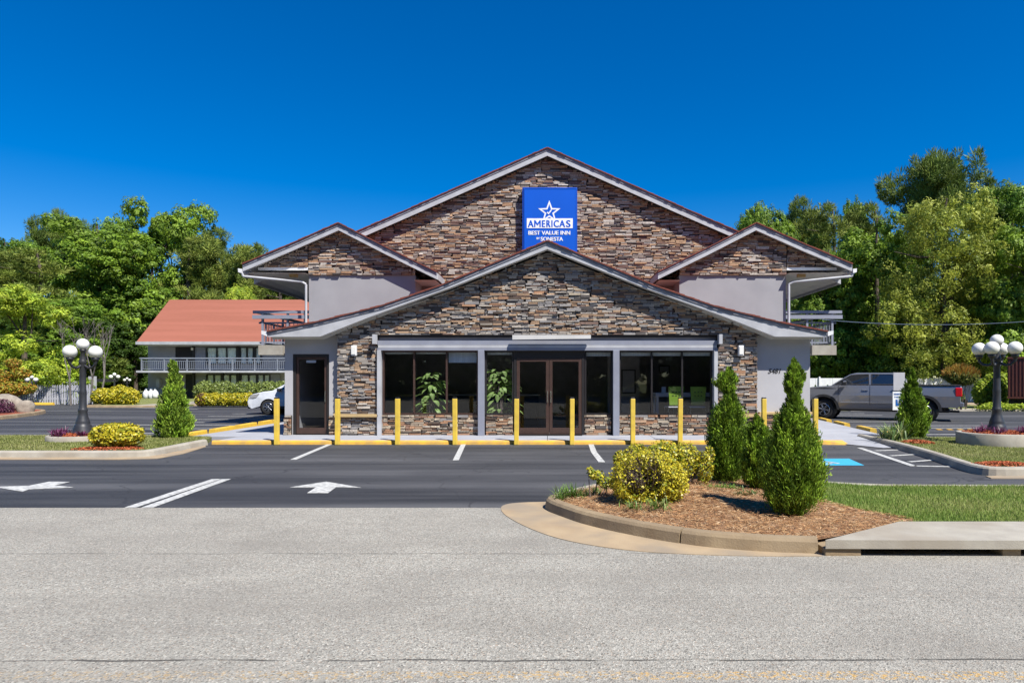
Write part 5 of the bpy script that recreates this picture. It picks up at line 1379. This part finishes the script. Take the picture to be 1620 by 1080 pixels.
TR = [('pine2',1290,328,110,88,'wide olive pine directly over the peak of the right wing gable'),
 ('broad',1222,332,85,76,'bright leafy crown filling the skyline left of that wide pine'),
 ('pine2',1165,362,70,90,'low olive pine at the end of the main roof slope'),('pinetop',1498,233,160,66,'tall spreading pine, highest crown on the right'),
 ('pine',1440,318,70,70,'narrow dark pine at the left foot of the tall spreading pine'),
 ('olive',1495,300,185,50,'large olive yellow tree in the middle of the right wood'),
 ('broad',1388,332,150,56,'bright green rounded tree left of the olive yellow tree'),
 ('broad',1310,385,110,58,'bright green small crown beside the right wing gable'),
 ('broad2',1600,285,150,54,'green tree at the right edge above the globe lamp'),
 ('broad',1640,330,150,46,'bright leaved tree cut by the right edge of the photo'),
 ('pine2',1180,352,80,92,'olive pine rising just behind the right end of the main roof'),
 ('broad2',1205,320,85,88,'dark leafy crown rising behind the right wing gable'),
 ('broad',1235,345,60,80,'yellow green crown close behind the right wing gable'),
 ('pine',1272,312,70,92,'dark pine on the skyline right of the wing gable'),
 ('pine2',1318,318,110,84,'broad olive pine on the right skyline'),
 ('broad2',1358,310,60,94,'small leafy top on the right skyline between the pines'),
 ('pine2',1385,318,110,86,'olive pine on the right skyline beside the rounded green tree'),
 ('pine2',1240,352,110,90,'olive pine closing the gap right of the wing gable ridge'),
 ('broad2',1420,372,110,62,'mid green tree between the rounded tree and the olive yellow one'),
 ('pine2',1560,300,110,64,'olive pine right of the tall spreading pine'),
 ('broad',1270,400,90,62,'bright green leafy tree top over the right wing eave'),
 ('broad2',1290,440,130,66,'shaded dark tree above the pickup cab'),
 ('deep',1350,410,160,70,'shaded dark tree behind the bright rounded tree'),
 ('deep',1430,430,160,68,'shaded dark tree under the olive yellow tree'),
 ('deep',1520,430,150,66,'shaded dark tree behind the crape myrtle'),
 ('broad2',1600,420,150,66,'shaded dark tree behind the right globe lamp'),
 ('broad2',1330,470,120,60,'half shaded leafy tree low behind the pickup'),
 ('broad2',1555,440,110,52,'leafy tree with a tall bare trunk right of the olive yellow tree')]
for k_, px, pt, wp, Y, lb in TL+TR:
    tree(k_, px, pt, wp, Y, lb, group='wood left of the motel' if px < 700 else 'wood right of the motel', name='pine_tree' if 'pine' in k_ else 'leafy_tree')
# far-off wood closing the gaps
def wood(name, x0, x1, y0, y1, ztop, n, seed, label, nb=90, zlo=1.5):
    r = np.random.default_rng(seed)
    bl = [(r.uniform(x0,x1), r.uniform(y0,y1), r.uniform(zlo, ztop), 2.6, 2.6, 2.2) for _ in range(nb)]
    me = crown(name, bl, n, 1.1, 34, (.34,.22), GREEN['deep'], seed)
    tag(link(name, me), label, 'woodland', kind='stuff')
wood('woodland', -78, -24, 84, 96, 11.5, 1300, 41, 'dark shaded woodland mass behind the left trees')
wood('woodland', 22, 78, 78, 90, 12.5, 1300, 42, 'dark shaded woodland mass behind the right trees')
wood('woodland', -75, 75, -56, -46, 8.0, 3600, 43, 'unseen woodland behind the camera, added for a dark mirror image in the lobby glass', 320, .8)  # unseen mass, added to close bright gaps in the glass reflection

# dead tree
dt = thing('dead_tree', ((135-CX)/F*44, 44.0, 0), 'bare grey dead tree with forking branches behind the left globe lamp', 'dead tree')
rr = random.Random(12); mb = MB()
def fork(p, d, L, r_, n):
    q = p+d*L; mb.tube(p, q, r_, r_*.7, 6)
    if n == 0: return
    for _ in range(rr.choice([2,2,3])):
        nd = (d+Vector((rr.uniform(-.55,.55),rr.uniform(-.5,.5),rr.uniform(-.05,.35)))).normalized(); fork(q, nd, L*rr.uniform(.6,.85), r_*.66, n-1)
for b0_, dd in ((Vector((-1.1,0,0)), Vector((-.05,0,1))), (Vector((.25,.2,0)), Vector((.08,0,1))), (Vector((1.0,.1,0)), Vector((.12,.1,1)))):
    fork(b0_, dd.normalized(), 2.1, .085, 5)
mb.build('branches', M['deadwood'], dt, world=False); dt.scale = (.85, .85, .85)

# ---- arborvitae cones
def cone_shrub(px, Y, z0, prof, offs, label, n, seed, group, pal=None, frond=.045, slim=.84):
    r = np.random.default_rng(seed)
    hts = np.array([p[0] for p in prof]); rad = np.array([p[1] for p in prof])*slim
    h = hts.max(); oh = np.array([p[0] for p in offs]); ox = np.array([p[1] for p in offs])
    t = thing('conifer_shrub', ((px-CX)/F*Y, Y, z0), label, 'shrub', group)
    # clumps on the surface
    nc = max(60, n//42)
    zz = r.uniform(0.0, h, nc*3); keep = r.uniform(0, rad.max(), nc*3) < np.interp(zz, hts, rad)+.03; zz = zz[keep][:nc]; nc = len(zz)
    a = r.uniform(0, 2*PI, nc); R = np.interp(zz, hts, rad)*r.uniform(.48, 1.18, nc); X0 = np.interp(zz, oh, ox)
    cc = np.stack([X0+np.cos(a)*R, np.sin(a)*R, zz], 1)
    out = np.stack([np.cos(a), np.sin(a), np.zeros(nc)], 1)
    per = 48; idx = np.repeat(np.arange(nc), per); m_ = len(idx)
    cr = np.clip(np.interp(zz, hts, rad)*.30, .02, .10)*r.uniform(.6, 1.4, nc)
    dl = rdirs(m_, r)
    C = cc[idx]+dl*(cr[idx]*r.uniform(.2, 1, m_))[:,None]*np.array([1,1,1.7])
    U = unit(np.array([0,0,.9])+out[idx]*.55+r.normal(0,.33,(m_,3)))*(frond*r.uniform(.5,1.2,m_))[:,None]
    V = unit(np.cross(U, rdirs(m_, r)))*(frond*.24)
    pal = np.array(pal or [(0.145,0.235,0.018),(0.20,0.30,0.025),(0.09,0.155,0.015)])
    c = (pal[r.integers(0,3,nc)]*r.uniform(.5,1.4,(nc,1)))[idx]*r.uniform(.75,1.25,(m_,1))
    # outward fronds lightened, painting in sunlit tips
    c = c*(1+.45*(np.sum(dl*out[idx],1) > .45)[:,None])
    # inner fill
    k = m_//3; z2 = r.uniform(0.02, h*.97, k); R2 = np.interp(z2, hts, rad)*np.sqrt(r.uniform(0,.6,k)); a2 = r.uniform(0,2*PI,k)
    C2 = np.stack([np.interp(z2,oh,ox)+np.cos(a2)*R2, np.sin(a2)*R2, z2], 1); U2 = unit(np.array([0,0,1.])+r.normal(0,.5,(k,3)))*frond; V2 = unit(np.cross(U2, rdirs(k, r)))*frond*.4
    c2 = pal[r.integers(0,3,k)]
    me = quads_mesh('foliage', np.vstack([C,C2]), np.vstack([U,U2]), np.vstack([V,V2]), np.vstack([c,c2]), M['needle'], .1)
    link('foliage', me, t)
    st = MB().path([(0,0,-.1),(float(np.interp(h*.5,oh,ox)),0,h*.5),(float(np.interp(h*.9,oh,ox)),0,h*.9)],[.035,.022,.006],7).build('stem', M['bark'], t, world=False)
    return t
# near three (heights from the photo)
k1 = F/10.0; zb1 = .14
cone_shrub(1150, 10.0, zb1, [(0,.14),(.10,.24),(.35,.29),(.62,.30),(.85,.27),(1.05,.20),(1.20,.115),(1.30,.10),(1.42,.17),(1.52,.13),(1.60,.05),(1.64,.0)],
   [(0,0),(1.1,.02),(1.28,.04),(1.42,-.03),(1.6,.04)], 'tall narrow conifer with a lopsided tip, left of the three on the near island', 34000, 61, 'conifer shrubs on the near island', frond=.028)
cone_shrub(1199, 9.2, zb1, [(0,.10),(.1,.20),(.3,.235),(.5,.225),(.7,.17),(.85,.11),(.95,.05),(1.0,0)], [(0,0),(.6,.02),(1,-.02)],
   'shortest conifer, between the two tall ones on the near island', 18000, 62, 'conifer shrubs on the near island', frond=.028)
cone_shrub(1252, 7.45, .16, [(0,.10),(.06,.20),(.2,.29),(.42,.33),(.62,.30),(.82,.245),(1.0,.185),(1.12,.125),(1.22,.08),(1.32,.085),(1.42,.12),(1.52,.10),(1.61,.045),(1.66,0)],
   [(0,0),(.8,.02),(1.2,.03),(1.5,.04),(1.62,.03)], 'biggest conifer, nearest the road at the right of the near island', 44000, 63, 'conifer shrubs on the near island', frond=.025)
cone_shrub(1443, 18.0, .1, [(0,.25),(.15,.38),(.45,.42),(.8,.35),(1.15,.25),(1.5,.14),(1.75,.06),(1.86,0)], [(0,0),(2,0)],
   'cone shaped conifer before the pickup beside the parking sign', 9000, 64, 'conifer shrubs on the grass islands', frond=.06, pal=[(0.15,0.24,0.02),(0.20,0.30,0.026),(0.10,0.165,0.015)])
cone_shrub(275, 17.9, .1, [(0,.33),(.12,.42),(.4,.45),(.75,.38),(1.1,.30),(1.45,.20),(1.75,.13),(1.95,.10),(2.02,.04),(2.06,0)], [(0,0),(1.6,0),(2,-.02)],
   'bright cone shaped conifer on the left island corner', 11000, 65, 'conifer shrubs on the grass islands', frond=.06, pal=[(0.15,0.24,0.02),(0.20,0.29,0.03),(0.10,0.17,0.018)])

# ---- leafy bushes
YEL = [(0.52,0.44,0.025),(0.40,0.38,0.03),(0.20,0.25,0.025),(0.62,0.53,0.05)]
def bush(name, x, y, z, blobs, n, lsz, pal, seed, label, cat='shrub', group=None, twigs=40, bare=None, mat='waxleaf', shell=(.82,1.05), ppal=None):
    r = np.random.default_rng(seed); t = thing(name, (x, y, z), label, cat, group)
    B = np.array(blobs, float); ar = B[:,3]*B[:,4]+B[:,3]*B[:,5]; k = r.choice(len(B), n, p=ar/ar.sum()); d = rdirs(n, r)
    q = np.where(r.uniform(0,1,n) < .75, r.uniform(*shell, n), r.uniform(.4, .85, n))
    wob = 1+.10*np.sin(d[:,0]*7+seed)*np.sin(d[:,1]*6)*np.cos(d[:,2]*8)+.05*np.sin(d[:,0]*19+d[:,2]*23)
    C = B[k,:3]+d*(q*wob)[:,None]*B[k,3:6]
    ok = C[:,2] > .01
    if bare is not None:
        bc = np.array(bare[:3]); ok &= ~((np.linalg.norm(C-bc, axis=1) < bare[3]) & (r.uniform(0,1,n) < .93))
    C, d = C[ok], d[ok]; n = len(C)
    Nn = unit(d*.6+rdirs(n, r)*.7+np.array([0,0,.3])); U, V = tangents(Nn, r); s = r.uniform(.6,1.2,n)[:,None]
    p = np.array(pal); c = p[r.choice(len(p), n, p=ppal)]*r.uniform(.75,1.2,(n,1))
    link('foliage', quads_mesh('foliage', C, U*lsz[0]*s, V*lsz[1]*s, c, M[mat], .12), t)
    if twigs:
        rr = random.Random(seed); mb = MB()
        for i in range(twigs):
            b = rr.choice(blobs); dd = Vector((rr.gauss(0,1),rr.gauss(0,1),abs(rr.gauss(0,1)))).normalized(); e = Vector(b[:3])+Vector((dd.x*b[3],dd.y*b[4],dd.z*b[5]))*rr.uniform(.75,1.0)
            st_ = Vector((b[0]*.5+rr.uniform(-.05,.05), b[1]*.5+rr.uniform(-.05,.05), 0)); m_ = st_.lerp(e, .5)+Vector((rr.uniform(-.05,.05),rr.uniform(-.05,.05),.04))*b[3]*2
            w_ = .006*max(1, b[3]*2)
            mb.path([st_, m_, e], [w_*1.6, w_, w_*.5], 5)
            for _ in range(2):
                f_ = e+Vector((rr.uniform(-.1,.1),rr.uniform(-.1,.1),rr.uniform(-.03,.1)))*b[3]*2.2; mb.tube(m_.lerp(e,.6), f_, w_*.6, w_*.3, 4)
        mb.build('twigs', M['twig'], t, world=False)
    return t
X = (1027-CX)/F*8.05
bush('yellow_bush', X, 8.15, .15, [(0,0,.31,.42,.38,.31),(-.20,-.05,.24,.25,.27,.22),(.22,-.05,.25,.25,.27,.24)], 15000, (.0175,.011), YEL, 71, 'round yellow leaved bush with a bare twiggy patch, nearest on the island', group='yellow bushes', twigs=220, bare=(-.12,-.32,.34,.25), ppal=[.42,.24,.12,.22])
X = (1052-CX)/F*9.5
bush('yellow_bush', X, 9.55, .14, [(0,0,.36,.28,.25,.26),(-.38,0,.36,.22,.2,.22),(.30,.05,.34,.22,.22,.25),(-.60,.0,.36,.12,.12,.13),(.55,.0,.25,.13,.15,.22),(.64,.05,.42,.07,.08,.12)], 7500, (.022,.014), YEL, 72, 'straggly yellow green bush behind the round one on the island', group='yellow bushes', twigs=90, ppal=[.30,.26,.30,.14])
bush('yellow_bush', (944-CX)/F*8.6, 8.6, .14, [(0,0,.27,.10,.1,.06),(.12,.0,.18,.12,.1,.08),(-.08,0,.33,.05,.05,.05)], 500, (.022,.014), YEL, 73, 'small stray yellow green sprig left of the round bush', group='yellow bushes', twigs=4, ppal=[.1,.3,.5,.1])
X = (185-CX)/F*15.0
bush('yellow_bush', X, 15.0, .1, [(0,0,.32,.46,.42,.25),(-.26,0,.30,.25,.38,.24),(.26,0,.30,.26,.38,.24),(0,-.1,.24,.40,.3,.20)], 11000, (.032,.021), YEL, 74, 'clipped flat topped yellow bush on the left island beside the lamp', group='yellow bushes', twigs=60, ppal=[.45,.25,.12,.18])
for px, Y, w_, h_, lb, sd_ in ((161,44,.75,.62,'leftmost of the far yellow bushes before the path',1),(176,43.2,1.05,.62,'middle one of the far yellow bushes before the path',2),(202,43.4,1.0,.66,'rightmost of the far yellow bushes before the path',3),(190,45,.9,.75,'far yellow bush standing behind the other three',4)):
    bush('yellow_bush', (px-CX)/F*Y, Y, .1, [(0,0,h_*.75,w_*.75,.6,h_*.85)], 2600, (.07,.05), YEL, 80+sd_, lb, group='far yellow bushes', twigs=0, ppal=[.45,.3,.1,.15])
for i, (px, Y) in enumerate(((333,42),(350,42),(368,42),(385,42),(400,42.3))):
    bush('hedge_bush', (px-CX)/F*Y, Y-.8, .08, [(0,0,.36,.48,.5,.42)], 2400, (.065,.045), YEL, 90+i, ('first','second','third','fourth','fifth')[i]+' from the left of the yellow hedge bushes before the white SUV', group='yellow hedge bushes', twigs=0, ppal=[.42,.3,.14,.14])
for i, (px, w_) in enumerate(((325,.75),(354,1.15),(391,1.1),(425,.95),(445,.8))):
    Y = 46; bush('mound_shrub', (px-CX)/F*Y, Y, .1, [(0,0,.80,w_*.95,.8,.66)], 3600, (.06,.04), [(0.20,0.26,0.05),(0.27,0.32,0.08),(0.14,0.19,0.04)], 100+i, ('first','second','third','fourth','fifth')[i]+' from the left of the clipped green mounds behind the yellow hedge', group='clipped green mounds', twigs=0)
PUR = [(0.16,0.035,0.10),(0.10,0.025,0.06),(0.24,0.06,0.16),(0.08,0.02,0.05)]
bush('purple_shrub', (322-CX)/F*41.2, 41.1, .08, [(0,0,.36,.36,.4,.42)], 2000, (.06,.04), [(0.13,0.06,0.04),(0.20,0.10,0.05),(0.08,0.03,0.03)], 111, 'dark reddish clipped shrub at the left end of the yellow hedge', twigs=0)
bush('purple_shrub', -24.95, 31.2, .14, [(0,0,.2,.5,.5,.42),(-.7,.2,.22,.5,.5,.45),(.3,-.4,.1,.35,.35,.28)], 5200, (.05,.02), [(0.10,0.03,0.06),(0.16,0.05,0.09),(0.06,0.02,0.035)], 112, 'purple leaved shrub before the boulder at the far left', twigs=0)
# orange maple, vine hedge, crape myrtle
bush('maple_tree', (17-CX)/F*36, 36, 0, [(0,0,1.2,.9,.8,.4),(-.4,0,1.8,.6,.6,.4),(.45,.1,2.0,.45,.5,.3),(.1,0,2.5,.4,.4,.3),(.75,0,1.2,.55,.5,.3),(-1,0,1.4,.6,.7,.5)], 7000, (.06,.04), [(0.42,0.24,0.03),(0.36,0.33,0.04),(0.20,0.25,0.03),(0.50,0.26,0.04)], 113, 'orange and olive leaved ornamental maple at the left edge', 'tree', twigs=20, mat='leaf', ppal=[.25,.3,.25,.2])
bush('crape_myrtle', (1520-CX)/F*35.5, 35.5, .1, [(0,0,1.65,.62,.6,.42),(-.42,0,1.70,.42,.5,.30),(.42,0,1.66,.42,.5,.30)], 6500, (.075,.028), [(0.13,0.17,0.03),(0.20,0.20,0.04),(0.10,0.14,0.025)], 114, 'vase shaped crape myrtle with orange tips behind the pickup tail', 'tree', twigs=26, mat='leaf')
r_ = np.random.default_rng(9); n = 1000; a = r_.uniform(0, 2*PI, n); q = np.sqrt(r_.uniform(0,1,n))
C = np.stack([np.cos(a)*q*.92, np.sin(a)*q*.75, 1.80+.42*(1-q**2)+r_.uniform(-.12,.16,n)], 1); U = unit(np.stack([np.cos(a)*q*.6, np.sin(a)*q*.6, np.ones(n)],1)+r_.normal(0,.22,(n,3)))*.13; V = unit(np.cross(U, rdirs(n, r_)))*.018
myr = [o for o in bpy.data.objects if o.name == 'crape_myrtle'][0]
link('new_growth', quads_mesh('new_growth', C, U, V, np.array([(0.40,0.17,0.03),(0.26,0.22,0.04),(0.36,0.24,0.05)])[r_.integers(0,3,n)], M['leaf']), myr)
bush('vine_hedge', 25.45, 39, .1, [(0,0,.9,.75,.5,1.0),(.45,0,1.0,.5,.5,.95),(-.6,0,.8,.5,.5,.75)], 9000, (.075,.055), GREEN['yellowgreen']+[(0.28,0.34,0.05)], 115, 'bright vine covered fence between the crape myrtle and the trailer', 'hedge', twigs=0, mat='leaf')
bush('ground_plants', 23.5, 35.7, .1, [(0,0,.1,1.0,.4,.28),(1.2,.0,.08,.7,.4,.22)], 2200, (.06,.03), GREEN['yellowgreen'], 116, 'low light green plants at the foot of the crape myrtle', 'plants', twigs=0, mat='leaf')
for i, (px, Y, h_) in enumerate(((1290,47,1.3),(1309,47,1.3),(1316,47,1.1),(113,47,.9),(1521,40,1.0))):
    cone_shrub(px, Y, 0, [(0,.22),(.3,.28),(h_*.6,.18),(h_,0)], [(0,0),(2,0)], ('small dark cone shrub against the white fence, leftmost','small dark cone shrub against the white fence, middle','small dark cone shrub against the white fence, rightmost','tiny green cone bush beside the far path','small upright shrub at the crape myrtle trunk')[i], 1800, 140+i, 'small far cone shrubs', frond=.09, pal=GREEN['mid'])

# ---- strappy plants: one thing per clump
def blades(name, x, y, z, n, L, w, spread, pal, seed, label, cat='plant', group=None, droop=.5, rad=.1, ry=None, mat='waxleaf'):
    r = random.Random(seed); t = thing(name, (x, y, z), label, cat, group); mb = MB()
    for i in range(n):
        a = r.uniform(0, 2*PI); q = r.uniform(.05, 1); px_, py_ = math.cos(r.uniform(0,2*PI))*rad*q, math.sin(r.uniform(0,2*PI))*(ry or rad)*q
        l = L*r.uniform(.55, 1.1); sp = spread*r.uniform(.2, 1.1); c = pal[r.randrange(len(pal))]; k = r.uniform(.8,1.2); c = tuple(v*k for v in c)
        d = Vector((math.cos(a), math.sin(a), 0)); s = Vector((-d.y, d.x, 0)); vv = []; m_ = 5
        for j in range(m_+1):
            u = j/m_; p = Vector((px_,py_,0))+d*(l*sp*u*(1+droop*u))+Vector((0,0,l*(u-droop*sp*u*u*u)))
            ww = w*(1-u**2.2)*r.uniform(.9,1.1)+.0004
            vv += [p-s*ww, p+s*ww]
        mb.add(vv, [(j*2,j*2+1,j*2+3,j*2+2) for j in range(m_)], 0, c, True)
    mb.build('blades', M[mat], t, world=False)
    return t
GR = [(0.11,0.20,0.03),(0.16,0.26,0.045),(0.08,0.15,0.025)]
gp = 'grassy clumps in the pine straw bed'
blades('grass_clump', (905-CX)/F*8.65, 8.65, .13, 150, .21, .0045, .9, GR, 1, 'big green tuft of strappy grass at the left tip of the bed', group=gp, rad=.22, ry=.12)
blades('grass_clump', (885-CX)/F*8.5, 8.5, .12, 50, .13, .004, 1.1, GR, 2, 'small tuft at the very tip of the bed, by the kerb', group=gp, rad=.1)
blades('grass_clump', (945-CX)/F*8.8, 8.8, .14, 60, .12, .004, .9, GR, 3, 'low tuft between the big one and the round yellow bush', group=gp, rad=.14)
blades('grass_clump', (1040-CX)/F*7.55, 7.55, .19, 85, .15, .004, .9, GR+[(0.24,0.28,0.08)], 4, 'tuft in front of the round yellow bush, right one', group=gp, rad=.13)
blades('grass_clump', (1000-CX)/F*7.6, 7.6, .18, 55, .13, .004, .9, GR+[(0.24,0.28,0.08)], 5, 'thin tuft in front of the round yellow bush, left one', group=gp, rad=.14)
blades('grass_clump', (1143-CX)/F*9.0, 9.0, .16, 130, .12, .006, 1.3, GR, 6, 'spreading pale green tuft before the left narrow conifer', group=gp, rad=.26, ry=.12)
blades('grass_clump', (1180-CX)/F*8.5, 8.5, .16, 70, .11, .007, 1.3, [(0.04,0.09,0.02),(0.07,0.13,0.03)], 7, 'dark leafy tuft before the shortest conifer', group=gp, rad=.18, ry=.08)
SW = [(0.16,0.24,0.06),(0.12,0.19,0.06),(0.36,0.40,0.16),(0.10,0.17,0.05)]
blades('sword_plant', (1418-CX)/F*16.9, 16.9, .1, 52, .62, .020, .55, SW, 8, 'striped sword leaved plant at the foot of the cone shrub, right', rad=.22, droop=.6)
blades('sword_plant', (1405-CX)/F*17.2, 17.3, .1, 30, .50, .018, .75, SW, 9, 'striped sword leaved plant leaning left over the wheel stop', rad=.12, droop=.6)
for i, (dx, dy) in enumerate(((-.42,-.28),(-.2,-.5),(-.52,.1))):
    blades('purple_plant', (131-CX)/F*17.15+dx, 17.1+dy, .24, 70, .24, .010, .9, PUR, 20+i, ('purple strappy plant in the left planter, front left','purple strappy plant in the left planter, at the front','purple strappy plant in the left planter, far left')[i], group='purple plants in the planters', rad=.12)
for i, (dx, dy) in enumerate(((.30,-.42),(.5,0.1))):
    blades('purple_plant', (131-CX)/F*17.15+dx, 17.1+dy, .24, 60, .20, .010, .9, PUR, 30+i, ('purple strappy plant right of the left lamp base','purple strappy plant behind the left lamp base, right')[i], group='purple plants in the planters', rad=.1)
for i, (dx, dy) in enumerate(((-.48,-.1),(-.25,-.42),(.35,-.45),(.58,-.1),(.1,.4))):
    blades('purple_plant', (1577-CX)/F*16+dx, 15.95+dy, .39, 75, .22, .009, .95, PUR, 40+i, ('leftmost','front left','front right','rightmost','hindmost')[i]+' purple strappy plant in the right planter', group='purple plants in the planters', rad=.14)

# unseen wood, behind the camera (added only for the lobby glass to mirror)
rr = random.Random(77)
for i in range(22):
    cm, tm, h0, w0 = PROTO[['deep','broad2','deep'][i % 3]]
    t = thing('leafy_tree', (-58+i*5.6+rr.uniform(-1.5,1.5), -34+rr.uniform(-6,6), 0), 'tree of the unseen wood, added for the lobby glass to mirror', 'tree', 'unseen wood', rr.uniform(0,6))
    link('crown', cm, t); link('trunk', tm, t); s = rr.uniform(1.3,1.8); t.scale = (s*1.3, s*1.3, s)
